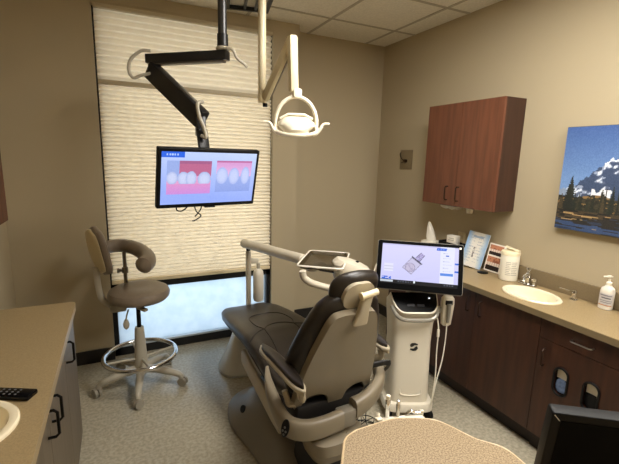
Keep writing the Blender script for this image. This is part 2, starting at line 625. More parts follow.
# cables hanging below
bm = bmesh.new()
for pts in ([(-.17, .02, -.15), (-.165, .02, -.178), (-.14, .02, -.185), (-.115, .02, -.168), (-.11, .02, -.15)],
            [(-.075, .02, -.15), (-.06, .015, -.19), (-.035, .01, -.215), (-.07, .0, -.235), (-.085, .0, -.238)],
            [(-.03, .02, -.15), (-.035, .02, -.18), (-.05, .02, -.205), (-.065, .02, -.222)]):
    tube(bm, smooth_path([Lm @ V(p) for p in pts]), .0035, 8)
link_mesh('cable', bm, M_black, t)

# ------------------------------------------------------------------ dental operating light
LP = V((.783, 2.30, 0))
t = thing('dental_light', 'white dental operating light with yoke and two side handles on a ceiling pole', 'dental light', (LP.x, LP.y, H))
def L(p):
    return V(p) - V((LP.x, LP.y, H))
bm = bmesh.new()
cyl(bm, L((LP.x, LP.y, H - .01)), L((LP.x, LP.y, 1.905)), .0225, n=24)
link_mesh('pole', bm, M_whitew, t)
bm = bmesh.new()
cyl(bm, L((LP.x, LP.y, H)), L((LP.x, LP.y, H - .03)), .07, n=28)
link_mesh('ceiling_flange', bm, M_whitew, t)
bm = bmesh.new()
cyl(bm, L((LP.x + .018, LP.y - .005, 1.905)), L((LP.x + .018, LP.y - .005, 1.885)), .014, n=16)
link_mesh('pole_end_stop', bm, M_black, t)
TOP = V((.862, 2.06, 2.205))
bm = bmesh.new()
bar(bm, L((LP.x + .010, LP.y - .02, 1.925)), L(TOP), .032, .05, .008, .0)
link_mesh('lower_arm', bm, M_whitew, t)
bm = bmesh.new()
bar(bm, L((LP.x + .030, LP.y - .02, 1.925)), L(TOP + V((.014, 0, -.02))), .010, .036, .002, -.01)
link_mesh('arm_channel', bm, mat('arm_channel_grey', (150, 142, 126), .4), t)
bm = bmesh.new()
bar(bm, L(TOP + V((.002, -.005, .02))), L((.876, 2.05, 1.94)), .048, .050, .012, .0, up=(0, 1, 0))
link_mesh('drop_arm', bm, M_whitew, t)
# yoke
HC = V((.890, 2.04, 1.78))
yaw = R(-18)
rx = V((math.cos(yaw), math.sin(yaw), 0))
def HP(a, b, c):   # local head coords: a along width, b toward the viewer, c up
    return L(HC + rx * a + V((math.sin(yaw), -math.cos(yaw), 0)) * b + V((0, 0, c)))
bm = bmesh.new()
tube(bm, smooth_path([HP(-.114, 0, -.01), HP(-.108, 0, .04), HP(-.082, 0, .095), HP(-.042, 0, .128), HP(0, 0, .138), HP(.042, 0, .128), HP(.082, 0, .095), HP(.108, 0, .04), HP(.114, 0, -.01)]),
     [.010] * 8 + [.011] * 33 + [.010] * 8, 12, squash=1.2)
link_mesh('yoke', bm, M_cream, t)
bm = bmesh.new()
bar(bm, HP(0, 0, .175), HP(0, 0, .135), .05, .045, .01, .005, up=(0, 1, 0))
link_mesh('yoke_hub', bm, M_cream, t)
# head
bm = bmesh.new()
rings = []
for (c, hw, hb, yo) in ((.034, .052, .02, .0), (.028, .066, .045, .0), (.004, .098, .062, .004), (-.016, .100, .068, .008), (-.040, .072, .070, .014), (-.056, .062, .058, .018), (-.062, .04, .04, .02)):
    rings.append([HP(a, b + yo, c) for a, b in superell(hw, hb, 28, 2.6)])
loft(bm, rings)
link_mesh('lamp_head', bm, M_cream, t)
bm = bmesh.new()
tube(bm, [HP(-.088, .012, .022), HP(-.045, .012, .046), HP(.045, .012, .046), HP(.088, .012, .022)], .007, 10)
link_mesh('head_cap', bm, M_cream, t)
bm = bmesh.new()
rings = []
for (c, hw, hb, yo) in ((-.05, .05, .046, .02), (-.060, .044, .04, .022)):
    rings.append([HP(a, b + yo, c) for a, b in superell(hw, hb, 28, 2.6)])
loft(bm, rings)
link_mesh('lamp_lens', bm, mat('amber_lens', (150, 90, 60), .15), t)
bm = bmesh.new()
tube(bm, smooth_path([HP(-.11, .0, -.01), HP(-.108, .03, -.045), HP(-.06, .06, -.062), HP(0, .072, -.066), HP(.06, .06, -.062), HP(.108, .03, -.045), HP(.11, .0, -.01)]), .010, 10)
link_mesh('bezel_ring', bm, M_cream, t)
for s in (-1, 1):
    bm = bmesh.new()
    tube(bm, smooth_path([HP(s * .09, .03, -.06), HP(s * .105, .03, -.055), HP(s * .125, .03, -.035), HP(s * .14, .03, -.008), HP(s * .155, .03, .0), HP(s * .178, .03, .0)]),
         [.009] * 18 + [.007] * 12 + [.0065], 10)
    link_mesh('handle', bm, M_cream, t)

# ------------------------------------------------------------------ right-hand wall: upper cabinet
def d_pull(bm, p, length, proj, r, axis='z', out=(-1, 0, 0)):
    p = V(p)
    ax = V((0, 0, 1)) if axis == 'z' else V((0, 1, 0))
    out = V(out)
    a, b = p + ax * length / 2, p - ax * length / 2
    tube(bm, [a, a + out * (proj * .7), a + out * proj - ax * (proj * .3), b + out * proj + ax * (proj * .3), b + out * (proj * .7), b], r, 8)

UC = dict(x0=2.22, y0=1.815, y1=2.495, z0=1.2735, z1=2.0106)
t = thing('wall_cabinet', 'reddish cherry wood two-door wall cabinet above the counter', 'cabinet', (XR, UC['y0'], UC['z0']))
def L(p):
    return V(p) - V((XR, UC['y0'], UC['z0']))
def lb(x0, x1, y0, y1, z0, z1, org, bev=0.0, bm=None):
    return bx(x0 - org[0], x1 - org[0], y0 - org[1], y1 - org[1], z0 - org[2], z1 - org[2], bm, bev)
org = (XR, UC['y0'], UC['z0'])
M_side_shade = mat('cherry_side_shaded', (66, 40, 27), 0.5, rgb2=(56, 33, 22), nscale=5, stretch=(6, 6, 0.5), detail=6)  # shade of the cabinet's side face put into a darker cherry colour
link_mesh('body', lb(UC['x0'] + .02, XR, UC['y0'], UC['y1'], UC['z0'], UC['z1'], org, .001), M_side_shade, t, smooth=False)
mid = 2.155
for a, b, hy in ((UC['y0'], mid - .0015, mid - .028), (mid + .0015, UC['y1'], mid + .078 - .0)):
    d = link_mesh('door', lb(UC['x0'], UC['x0'] + .019, a, b, UC['z0'], UC['z1'], org, .0015), M_cherry, t, smooth=False)
    bm = bmesh.new()
    d_pull(bm, L((UC['x0'], hy, 1.365)), .10, .028, .0045)
    link_mesh('handle', bm, M_bronze, d)

# under-cabinet dispensers
t = thing('paper_towel_dispenser', 'paper towels hanging from a flat holder under the cherry wall cabinet', 'paper towels', (2.33, 2.28, 1.2735))
link_mesh('holder', bx(-.05, .05, -.09, .09, -.012, 0, bev=.003), M_dgrey, t)
bm = bmesh.new()
rings = []
for i in range(9):
    y = -.075 + i * .15 / 8
    k = .006 * math.sin(i * 1.7)
    rings.append([(x, y, z) for x, z in ((-.045, -.010), (-.047, -.028 + k), (-.02, -.036 + k), (.02, -.034), (.045, -.026), (.045, -.010))])
loft(bm, rings)
link_mesh('paper_towel', bm, M_paper, t)
t = thing('cup_dispenser', 'small white cup hanging under the wall cabinet beside the paper towels', 'cup', (2.33, 2.105, 1.2735))
bm = bmesh.new(); lathe(bm, [(.030, 0), (.030, -.006), (.028, -.008)][::-1], n=24)
link_mesh('mount', bm, M_white, t)
bm = bmesh.new(); lathe(bm, [(.020, -.050), (.022, -.048), (.028, -.008)], n=24)
link_mesh('cup', bm, M_white, t)

# ------------------------------------------------------------------ wall plate, outlet
t = thing('wall_switch_plate', 'square beige wall plate with a dark toggle and cord hook', 'wall plate', (XR, 2.976, 1.603))
link_mesh('plate', bx(-.008, 0, -.085, .085, -.088, .088, bev=.003), M_switch, t)
bm = bmesh.new()
cyl(bm, (-.006, -.005, -.012), (-.03, -.005, -.012), .016, n=20)
link_mesh('knob', bm, M_bronze, t)
bm = bmesh.new()
tube(bm, smooth_path([(-.03, 0, -.012), (-.035, .03, .01), (-.03, .06, .045), (-.012, .072, .065)]), .004, 8)
link_mesh('toggle_lever', bm, M_bronze, t)
bm = bmesh.new()
tube(bm, smooth_path([(-.03, 0, -.02), (-.03, .03, -.028), (-.02, .05, -.03)]), .004, 8)
link_mesh('hook', bm, M_bronze, t)

t = thing('wall_outlet', 'small beige wall outlet just above the counter behind the brochure', 'outlet', (XR, 2.235, .995))
link_mesh('cover_plate', bx(-.007, 0, -.037, .037, -.058, .058, bev=.002), mat('outlet_beige', (196, 178, 140), .5), t)
for z in (-.02, .02):
    link_mesh('socket', bx(-.009, -.0065, -.016, .016, z - .013, z + .013, bev=.001), mat('socket_beige', (178, 160, 124), .4), t)

# ------------------------------------------------------------------ mountain painting
PY1, PY0, PZ0, PZ1 = 1.502, .60, 1.219, 1.812
t = thing('mountain_picture', 'canvas photograph of a snowy mountain above a forest lake on the tan wall', 'picture', (XR, PY1, PZ0))
link_mesh('canvas_frame', bx(-.032, 0, PY0 - PY1, 0, 0, PZ1 - PZ0, bev=.002), mat('canvas_edge', (40, 42, 46), .6), t, smooth=False)
random.seed(11)
trees = []
for i in range(90):
    u = random.random() * 1.02
    hgt = random.uniform(.07, .16) * (1.2 if u > .25 else .8)
    trees.append((u, .74 - hgt + random.uniform(-.02, .02), random.uniform(.008, .02), random.choice([(38, 42, 30), (52, 48, 34), (30, 36, 28), (70, 60, 42)])))
trees.append((.075, .46, .03, (36, 40, 34)))
trees.append((.065, .55, .035, (30, 34, 28)))
def ridge(u):
    pts = [(0, .60), (.08, .58), (.14, .50), (.20, .42), (.25, .35), (.29, .30), (.33, .31), (.37, .285), (.42, .33), (.5, .36), (.6, .42), (.75, .50), (.9, .60), (1.1, .66)]
    for (a, va), (b, vb) in zip(pts, pts[1:]):
        if a <= u <= b:
            return va + (vb - va) * (u - a) / (b - a) + .008 * math.sin(u * 190) + .006 * math.sin(u * 83)
    return .6
def hsh(a, b):
    return (math.sin(a * 127.1 + b * 311.7) * 43758.5453) % 1.0
def vn(x, y):
    xi, yi = math.floor(x), math.floor(y)
    fx, fy = x - xi, y - yi
    fx, fy = fx * fx * (3 - 2 * fx), fy * fy * (3 - 2 * fy)
    return (hsh(xi, yi) * (1 - fx) + hsh(xi + 1, yi) * fx) * (1 - fy) + (hsh(xi, yi + 1) * (1 - fx) + hsh(xi + 1, yi + 1) * fx) * fy
def paint_fn(u, v):
    n = random.random() * 14 - 7
    c = mixc((62, 92, 150), (112, 146, 196), v * 1.9)
    r = ridge(u)
    if v > r:
        s = vn(u * 22 + v * 14, v * 26 - u * 6)
        s2 = vn(u * 60, v * 40 + u * 30)
        c = (58, 74, 104) if s < .62 else (84, 96, 122)
        snow = s * .65 + s2 * .35 + max(0, .35 - (v - r) * 3.2) * (1 if u > .25 else .3)
        if snow > .72:
            c = (222, 230, 242)
        elif snow > .64:
            c = (150, 164, 190)
        if .20 < u < .32 and .585 < v < .66 and vn(u * 30, v * 30) > .35:
            c = (226, 230, 236)
        if u < .1 and .5 < v < .66:
            c = mixc(c, (190, 205, 225), .6)
    if v > .66 + .02 * math.sin(u * 20):
        c = (60, 54, 40) if vn(u * 50, v * 50) > .5 else (38, 38, 28)
        if vn(u * 30 + 9, v * 60) > .72:
            c = (140, 112, 70)
    for tu, tv, tw, tc_ in trees:
        if v > tv and v < .80:
            if abs(u - tu) < tw * min(1, (v - tv) / .16) * (.55 + .45 * abs(math.sin(v * 150 + tu * 40))):
                c = tc_
    if v > .80:
        c = (70, 58, 42) if vn(u * 26, v * 70) > .45 else (28, 28, 24)
        if vn(u * 16 + 4, v * 60 + 3) > .78:
            c = (168, 140, 96)
        if v > .87 + .03 * math.sin(u * 9 + 1):
            w = vn(u * 12, v * 80)
            c = (48, 56, 76) if w > .55 else (40, 38, 34)
            if u < .5 and v > .92 and w > .4:
                c = (54, 74, 112)
            if w > .86:
                c = (150, 132, 100)
    return tuple(max(0, min(255, k + n)) for k in c)
M_pic = attr_mat('canvas_print', 0, .6)
pm = Matrix.Translation((-.0335, (PY0 - PY1) / 2, (PZ1 - PZ0) / 2)) @ Matrix.Rotation(R(-90), 4, 'Z')
picture('canvas_print', PY1 - PY0 - .004, PZ1 - PZ0 - .004, 190, 122, paint_fn, M_pic, t, pm)

# ------------------------------------------------------------------ right counter + base cabinets
ZC, XC, XK, XF = .825, 1.997, 2.075, 2.02
YE, YN = 2.62, -.2
SKC = (2.185, 1.455)  # sink centre
def ell(cx, cy, a, b, n=48, z=0.0):
    return [V((cx + a * math.cos(2 * math.pi * k / n), cy + b * math.sin(2 * math.pi * k / n), z)) for k in range(n)]
SA, SB = .130, .172   # half-size of the sink rim
def counter_with_hole(x0, x1, y0, y1, zt, th, hole, name, label):
    t = thing(name, label, 'countertop', (x0, y0, zt - th))
    bm = bmesh.new()
    cx, cy, a, b = hole
    n = 48
    # ring of quads from hole to rectangle border
    def border(k):
        an = 2 * math.pi * k / n
        dx, dy = math.cos(an), math.sin(an)
        tx = ((x1 - cx) / dx if dx > 0 else (x0 - cx) / dx) if abs(dx) > 1e-6 else 1e9
        ty = ((y1 - cy) / dy if dy > 0 else (y0 - cy) / dy) if abs(dy) > 1e-6 else 1e9
        s = min(tx, ty)
        return V((cx + dx * s, cy + dy * s, 0))
    ins = [V((cx + a * math.cos(2 * math.pi * k / n), cy + b * math.sin(2 * math.pi * k / n), 0)) for k in range(n)]
    outs = [border(k) for k in range(n)]
    o0 = V((x0, y0, zt - th))
    def mk(z):
        return ([bm.verts.new(p + V((0, 0, z)) - o0) for p in ins], [bm.verts.new(p + V((0, 0, z)) - o0) for p in outs])
    it, ot = mk(zt)
    ib, ob = mk(zt - th)
    corner = [V((x, y, 0)) for x, y in ((x1, y1), (x0, y1), (x0, y0), (x1, y0))]
    for k in range(n):
        k2 = (k + 1) % n
        bm.faces.new((it[k], ot[k], ot[k2], it[k2]))
        bm.faces.new((ib[k], ib[k2], ob[k2], ob[k]))
        bm.faces.new((it[k], it[k2], ib[k2], ib[k]))
        # corner fill
        p, q = outs[k], outs[k2]
        if abs(p.x - q.x) > 1e-5 and abs(p.y - q.y) > 1e-5:
            c = min(corner, key=lambda w: (w - p).length + (w - q).length)
            ct = bm.verts.new(c + V((0, 0, zt)) - o0)
            cb = bm.verts.new(c + V((0, 0, zt - th)) - o0)
            bm.faces.new((ot[k], ct, ot[k2]))
            bm.faces.new((ob[k], ob[k2], cb))
            bm.faces.new((ot[k], ob[k], cb, ct))
            bm.faces.new((ct, cb, ob[k2], ot[k2]))
        else:
            bm.faces.new((ot[k], ob[k], ob[k2], ot[k2]))
    link_mesh('worktop', bm, M_counter, t, smooth=False)
    return t
t = counter_with_hole(XC, XR, YN, YE, ZC, .035, (SKC[0], SKC[1], SA - .02, SB - .02), 'countertop', 'tan speckled countertop along the wall with the mountain picture')
org = (XC, YN, ZC - .035)
link_mesh('edge_band', lb(XC - .002, XC, YN, YE, ZC - .035, ZC - .002, org), M_counterE, t, smooth=False)
tag(link_mesh('backsplash', bx(XR - .018, XR - .001, YN, YE, ZC + .001, .924, bev=.002), M_splash, smooth=False), 'grey-brown backsplash strip along the wall behind the oval sink and soap bottle', 'backsplash')

# base cabinets
def shell_box(x0, x1, y0, y1, z0, z1, org):
    b = lb(x0, x1, y0, y0 + .016, z0, z1, org)
    lb(x0, x1, y1 - .016, y1, z0, z1, org, bm=b)
    lb(x0, x1, y0 + .016, y1 - .016, z0, z0 + .016, org, bm=b)
    lb(x0, x0 + .012, y0 + .016, y1 - .016, z0 + .016, z1, org, bm=b)
    lb(x1 - .012, x1, y0 + .016, y1 - .016, z0 + .016, z1, org, bm=b)
    return b
def cabinet(y0, y1, label, toe_dx=0.0):
    t = thing('base_cabinet', label, 'cabinet', (XF + .02, y0, 0), 0, 'dark cherry base cabinets under the counter')
    org = (XF + .02, y0, 0)
    link_mesh('body', shell_box(XF + .02, XR - .003, y0 + .0005, y1 - .0005, .1, ZC - .036, org), M_cherry_shade, t, smooth=False)
    link_mesh('toe_kick', lb(XK - toe_dx, XR - .003, y0 + .0005, y1 - .0005, 0, .1, org), M_toe, t, smooth=False)
    return t, org
def door(t, org, y0, y1, z0, z1, hy=None, hz=.70, m=M_cherry_shade):
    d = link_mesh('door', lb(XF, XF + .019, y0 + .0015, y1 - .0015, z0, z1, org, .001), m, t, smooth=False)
    if hy is not None:
        bm = bmesh.new()
        d_pull(bm, V((XF, hy, hz)) - V(org), .095, .026, .0045)
        link_mesh('handle', bm, M_bronze, d)
    return d
ZT = ZC - .040
t, org = cabinet(1.265, 2.135, 'dark cherry two-door base cabinet under the oval sink')
door(t, org, 1.265, 1.705, .108, ZT, 1.655, .685)
door(t, org, 1.705, 2.135, .108, ZT, 1.755, .69)
t, org = cabinet(2.135, 2.60, 'dark cherry base cabinet at the far end of the counter, behind the scanner cart')
door(t, org, 2.135, 2.60, .108, ZT, 2.20, .69)
t, org = cabinet(.80, 1.265, 'dark cherry base cabinet with a drawer above a door with two oval glove openings', .012)
dr = link_mesh('drawer', lb(XF, XF + .019, .8015, 1.2635, .675, ZT, org, .001), M_cherry_shade, t, smooth=False)
bm = bmesh.new(); d_pull(bm, V((XF, 1.045, .728)) - V(org), .10, .026, .004, 'y')
link_mesh('handle', bm, M_nickel, dr)
# door with two stadium openings: bridge outline
def door_with_slots():
    bm = bmesh.new()
    y0, y1, z0, z1 = .8015, 1.2635, .108, .672
    slots = [(1.122, .482, .036, .075), (.975, .482, .036, .075)]
    me_pts = []
    outer = [bm.verts.new(V((XF, y, z)) - V(org)) for y, z in ((y0, z0), (y1, z0), (y1, z1), (y0, z1))]
    es = [bm.edges.new((outer[i], outer[(i + 1) % 4])) for i in range(4)]
    for cy, cz, hw, hh in slots:
        pts = []
        for k in range(24):
            a = 2 * math.pi * k / 24
            pts.append((cy + hw * math.cos(a), cz + hw * math.sin(a) + (hh - hw) * (1 if math.sin(a) >= 0 else -1)))
        vs = [bm.verts.new(V((XF, y, z)) - V(org)) for y, z in pts]
        es += [bm.edges.new((vs[i], vs[(i + 1) % 24])) for i in range(24)]
    bmesh.ops.triangle_fill(bm, edges=es, use_beauty=True, use_dissolve=False)
    r = bmesh.ops.extrude_face_region(bm, geom=list(bm.faces))
    for v in [g for g in r['geom'] if isinstance(g, bmesh.types.BMVert)]:
        v.co.x += .019
    return bm, slots
bm, slots = door_with_slots()
d = link_mesh('door', bm, M_cherry_shade, t, smooth=False)
bm = bmesh.new(); d_pull(bm, V((XF, 1.222, .575)) - V(org), .095, .026, .0045)
link_mesh('handle', bm, M_bronze, d)
for cy, cz, hw, hh in slots:
    bm = bmesh.new()
    pts = []
    for k in range(32):
        a = 2 * math.pi * k / 32
        pts.append(V((XF - .004, cy + hw * math.cos(a), cz + hw * math.sin(a) + (hh - hw) * (1 if math.sin(a) >= 0 else -1))) - V(org))
    tube(bm, pts, .006, 8, closed=True)
    link_mesh('oval_grommet', bm, M_black, d)
    bm = bmesh.new()
    box(bm, V((XF + .0197, cy, cz)) - V(org), (.002, hw * 2.1, hh * 2.1))
    link_mesh('slot_back', bm, M_black, d)
# glove boxes seen through the openings
for (cy, cz, hw, hh), lab, m1, m2 in zip(slots, ('blue gloves in a box seen through the oval opening nearer the sink', 'cream glove box with dark opening seen through the oval opening further from the sink'),
                                       (mat('blue_nitrile', (110, 130, 165), .6, noise=.4, nscale=60), M_black), (M_scan, M_scan)):
    g = thing('glove_box', lab, 'glove box', (XF + .0165, cy, cz - hh), 0, 'glove boxes behind the oval openings')
    bm = bmesh.new(); bx(-.003, .001, -hw * .82, hw * .82, hh * 1.15, hh * 1.78, bm, .001)
    if m1 is M_black:
        bx(-.003, .001, -hw * .82, -hw * .55, .012, hh * 1.2, bm, .001)
    link_mesh('box_front', bm, m2, g)
    bm = bmesh.new()
    rings = []
    for i in range(6):
        zz = .014 + (hh * 1.15 - .014) * i / 5
        w = hw * .8 * math.sqrt(max(.05, 1 - ((i - 2.5) / 3.1) ** 2))
        rings.append([(-.006 + .004 * math.cos(a), (w * math.sin(a)), zz) for a in [2 * math.pi * k / 12 for k in range(12)]])
    loft(bm, rings)
    link_mesh('gloves', bm, m1, g)
t, org = cabinet(-.18, .80, 'dark cherry base cabinet nearest the doorway, behind the black monitor', .012)
door(t, org, .31, .80, .108, ZT, .36, .69)
door(t, org, -.18, .31, .108, ZT, .26, .69)

# oval sink
def oval_sink(cx, cy, a, b, z, label):
    t = thing('oval_sink', label, 'sink', (cx, cy, z))
    bm = bmesh.new()
    prof = [(1.0, .000), (1.0, .006), (.97, .011), (.90, .012), (.84, .008), (.80, -.004), (.74, -.035), (.60, -.08), (.40, -.105), (.15, -.112), (.001, -.113)]
    prof2 = [(.001, -.122), (.5, -.112), (.70, -.08), (.82, -.03), (.84, .0)]
    rings = [[(a * r * math.cos(q), b * r * math.sin(q), zz) for q in [2 * math.pi * k / 48 for k in range(48)]] for r, zz in (prof2[::1] + prof)]
    loft(bm, rings)
    link_mesh('basin', bm, M_porc, t)
    bm = bmesh.new()
    lathe(bm, [(.001, 0), (.018, 0), (.020, .002), (.012, .003), (.001, .002)], (0, 0, -.1125), 20)
    link_mesh('drain', bm, M_chrome, t)
    return t
oval_sink(SKC[0], SKC[1], SA, SB, ZC, 'oval cream sink set in the countertop below the mountain picture')

# faucet
t = thing('faucet', 'chrome two-handle faucet behind the oval sink', 'faucet', (2.352, 1.60, ZC))
bm = bmesh.new(); lathe(bm, [(.026, 0), (.026, .008), (.018, .016), (.016, .05), (.018, .07), (.012, .082), (.004, .086)], n=24)
link_mesh('body', bm, M_chrome, t)
bm = bmesh.new(); tube(bm, smooth_path([(-.005, -.0, .05), (-.04, -.012, .072), (-.08, -.03, .068), (-.10, -.04, .05)]), [.011] * 12 + [.009] * 7, 12)
link_mesh('spout', bm, M_chrome, t)
bm = bmesh.new(); lathe(bm, [(.006, .082), (.009, .095), (.016, .105), (.014, .115), (.004, .118)], n=16)
link_mesh('lever_knob', bm, M_chrome, t)
bm = bmesh.new()
bx(-.02, .02, -.055, .055, 0, .012, bm, .004)
lathe(bm, [(.013, .01), (.011, .03), (.018, .036), (.018, .05), (.008, .056)], (0, -.045, 0), 16)
link_mesh('side_handle', bm, M_chrome, t)

# small tap / soap pump
t = thing('small_tap', 'small chrome tap with a long thin lever beside the oval sink', 'tap', (2.35, 1.305, ZC))
bm = bmesh.new(); lathe(bm, [(.020, 0), (.020, .005), (.011, .012), (.010, .035), (.014, .042), (.012, .056), (.004, .06)], n=20)
link_mesh('body', bm, M_chrome, t)
bm = bmesh.new(); tube(bm, [(0, .0, .048), (-.04, .014, .058), (-.095, .034, .076)], [.005, .005, .004], 10)
link_mesh('spout_lever', bm, M_chrome, t)

# wipes canister
t = thing('wipes_canister', 'round white wipes canister with its lid flap open beside the sink', 'canister', (2.340, 1.735, ZC))
R0 = .058
bm = bmesh.new(); lathe(bm, [(R0 - .004, 0), (R0, .004), (R0, .172), (R0 - .002, .176)], n=36)
link_mesh('tub', bm, M_white, t)
bm = bmesh.new(); lathe(bm, [(R0 + .001, .170), (R0 + .002, .186), (R0 - .003, .196), (R0 * .6, .200), (.001, .2005)], n=36)
link_mesh('lid', bm, M_whitew, t)
bm = bmesh.new(); bar(bm, (-.01, .035, .222), (.02, -.05, .200), .045, .004, .001)
link_mesh('lid_flap', bm, M_whitew, t)
bm = bmesh.new()
M_lab = mat('label_grey_print', (168, 162, 148), .6)
lab = bmesh.new()
for sec, (a0, a1) in enumerate(((196, 226), (230, 268))):
    for i in range(8):
        z = .125 - i * .012
        vs = []
        for k in range(7):
            a = R(a0 + (a1 - a0 - (8 if i % 3 == 2 else 0)) * k / 6)
            vs.append((V(((R0 + .0006) * math.cos(a), (R0 + .0006) * math.sin(a), z)), V(((R0 + .0006) * math.cos(a), (R0 + .0006) * math.sin(a), z + .004))))
        pv = None
        for lo, hi in vs:
            q = (lab.verts.new(lo), lab.verts.new(hi))
            if pv:
                lab.faces.new((pv[0], q[0], q[1], pv[1]))
            pv = q
link_mesh('label_print', lab, M_lab, t, smooth=False)

# soap bottle
t = thing('soap_bottle', 'white pump soap bottle with a grey label near the end of the counter', 'soap bottle', (2.370, 1.148, ZC))
bm = bmesh.new()
rings = []
for z, a, b in ((0, .028, .018), (.004, .033, .022), (.10, .033, .022), (.118, .029, .020), (.128, .016, .014), (.134, .013, .013)):
    rings.append([(x, y, z) for y, x in superell(a * 1.0, b * 1.2, 28, 2.8)])
loft(bm, rings)
link_mesh('bottle', bm, mat('bottle_white', (228, 222, 210), .25), t)
bm = bmesh.new()
lathe(bm, [(.014, .132), (.014, .150), (.010, .153), (.005, .156), (.005, .176), (.012, .180), (.013, .186), (.004, .189)], n=20)
bar(bm, (0, 0, .183), (-.022, .020, .180), .012, .008, .002)
link_mesh('pump_head', bm, M_white, t)
lab = bmesh.new()
def label_patch(bm, a0, a1, z0, z1, A, B, off=.0008, n=8, mi=0):
    pv = None
    for k in range(n + 1):
        a = R(a0 + (a1 - a0) * k / n)
        e = 2.8
        ca, sa = math.cos(a), math.sin(a)
        y = (A + off) * math.copysign(abs(ca) ** (2 / e), ca)
        x = (B + off) * math.copysign(abs(sa) ** (2 / e), sa)
        q = (bm.verts.new((x, y, z0)), bm.verts.new((x, y, z1)))
        if pv:
            f = bm.faces.new((pv[0], q[0], q[1], pv[1]))
            f.material_index = mi
        pv = q
label_patch(lab, 188, 320, .022, .092, .033, .0264)
label_patch(lab, 205, 300, .078, .085, .033, .0264, .0016, mi=1)
label_patch(lab, 215, 285, .064, .070, .033, .0264, .0016, mi=2)
label_patch(lab, 200, 300, .050, .054, .033, .0264, .0016, mi=1)
label_patch(lab, 205, 290, .040, .044, .033, .0264, .0016, mi=1)
label_patch(lab, 195, 310, .024, .029, .033, .0264, .0016, mi=3)
link_mesh('label', lab, [mat('label_white', (206, 202, 200), .5), mat('label_text_grey', (140, 138, 142), .5), mat('label_text_dark', (96, 94, 100), .5), mat('label_orange', (200, 140, 90), .5)], t, smooth=False)

t = thing('lotion_bottle', 'small white bottle with a black cap beside the pump soap bottle', 'bottle', (2.372, 1.055, ZC))
bm = bmesh.new(); lathe(bm, [(.02, 0), (.022, .003), (.022, .045), (.018, .052)], n=24)
link_mesh('bottle', bm, M_white, t)
bm = bmesh.new(); lathe(bm, [(.019, .050), (.020, .055), (.020, .11), (.016, .118), (.004, .12)], n=24)
link_mesh('cap', bm, M_black, t)

# black disc
bm = bmesh.new(); lathe(bm, [(.030, 0), (.036, .002), (.036, .006), (.030, .008), (.01, .006), (.001, .006)], n=32)
o = link_mesh('coaster', bm, M_black); o.location = (2.298, 1.905, ZC)
tag(o, 'round black coaster lying on the counter in front of the photo card', 'coaster')

# blue brochure leaning in an acrylic holder
def quad_panel(bm, P, th, nrm):
    n = V(nrm).normalized() * th
    a = [bm.verts.new(V(p)) for p in P]
    b = [bm.verts.new(V(p) + n) for p in P]
    bm.faces.new(a); bm.faces.new(b[::-1])
    for i in range(4):
        bm.faces.new((a[i], a[(i + 1) % 4], b[(i + 1) % 4], b[i]))
BY, BX = 2.035, 2.345
t = thing('brochure_stand', 'pale blue and white brochure leaning upright on the counter behind the scanner screen', 'brochure', (BX, BY, ZC))
random.seed(5)
def bro_fn(u, v):
    edge = min(u, 1 - u)
    c = mixc((132, 172, 214), (226, 222, 212), edge * 3.2 + .25 * (vn(u * 6, v * 7) - .3))
    if .42 < u < .5 and .42 < v < .72:
        c = (120, 116, 116) if vn(u * 40, v * 30) > .35 else c
    if .12 < u < .8 and .06 < v < .9 and (int(v * 36) % 3 == 0) and vn(u * 30, v * 36) > .45 and not .38 < u < .54:
        c = mixc(c, (140, 150, 170), .55)
    if .25 < u < .75 and .10 < v < .16:
        c = mixc(c, (110, 140, 180), .6)
    return c
Bm = Matrix.Translation((0, 0, .136)) @ Matrix.Rotation(R(-72), 4, 'Z') @ Matrix.Rotation(R(-14), 4, 'X') @ Matrix.Rotation(R(6), 4, 'Y')
bm = bmesh.new(); box(bm, (0, .004, 0), (.158, .006, .262), .001, Bm)
link_mesh('backing_card', bm, M_white, t)
picture('brochure_front', .156, .26, 60, 90, bro_fn, attr_mat('brochure_print', 0, .35), t, Bm)
bm = bmesh.new()
P0 = Bm @ V((0, .012, .02))
tube(bm, [(P0.x, P0.y, P0.z), (.055, -.01, .003)], .004, 8)
link_mesh('easel_leg', bm, M_white, t)

# teeth photo card
t = thing('photo_card', 'white card with two close-up smile photographs leaning behind the brochure', 'card', (2.380, 1.885, ZC))
def card_fn(u, v):
    if u < .07 or u > .9 or v < .05 or v > .95:
        return (236, 228, 214)
    w = v * 2 % 1.0
    if .40 < v < .46:
        return (236, 228, 214)
    if v < .46:
        w = (v - .05) / .36
    else:
        w = (v - .47) / .47
    if w < .42:
        c = (190, 128, 96) if vn(u * 12, v * 16) > .4 else (150, 92, 68)
    elif w < .66:
        c = (224, 206, 190) if abs(math.sin(u * 22)) > .25 else (160, 110, 90)
    else:
        c = (40, 28, 24)
    return c
Cm = Matrix.Translation((0, 0, .105)) @ Matrix.Rotation(R(-78), 4, 'Z') @ Matrix.Rotation(R(-10), 4, 'X') @ Matrix.Rotation(R(4), 4, 'Y')
bm = bmesh.new(); box(bm, (0, .004, 0), (.118, .006, .202), .001, Cm)
link_mesh('backing_card', bm, M_paper, t)
picture('photo_front', .117, .201, 50, 84, card_fn, attr_mat('smile_print', 0, .35), t, Cm)

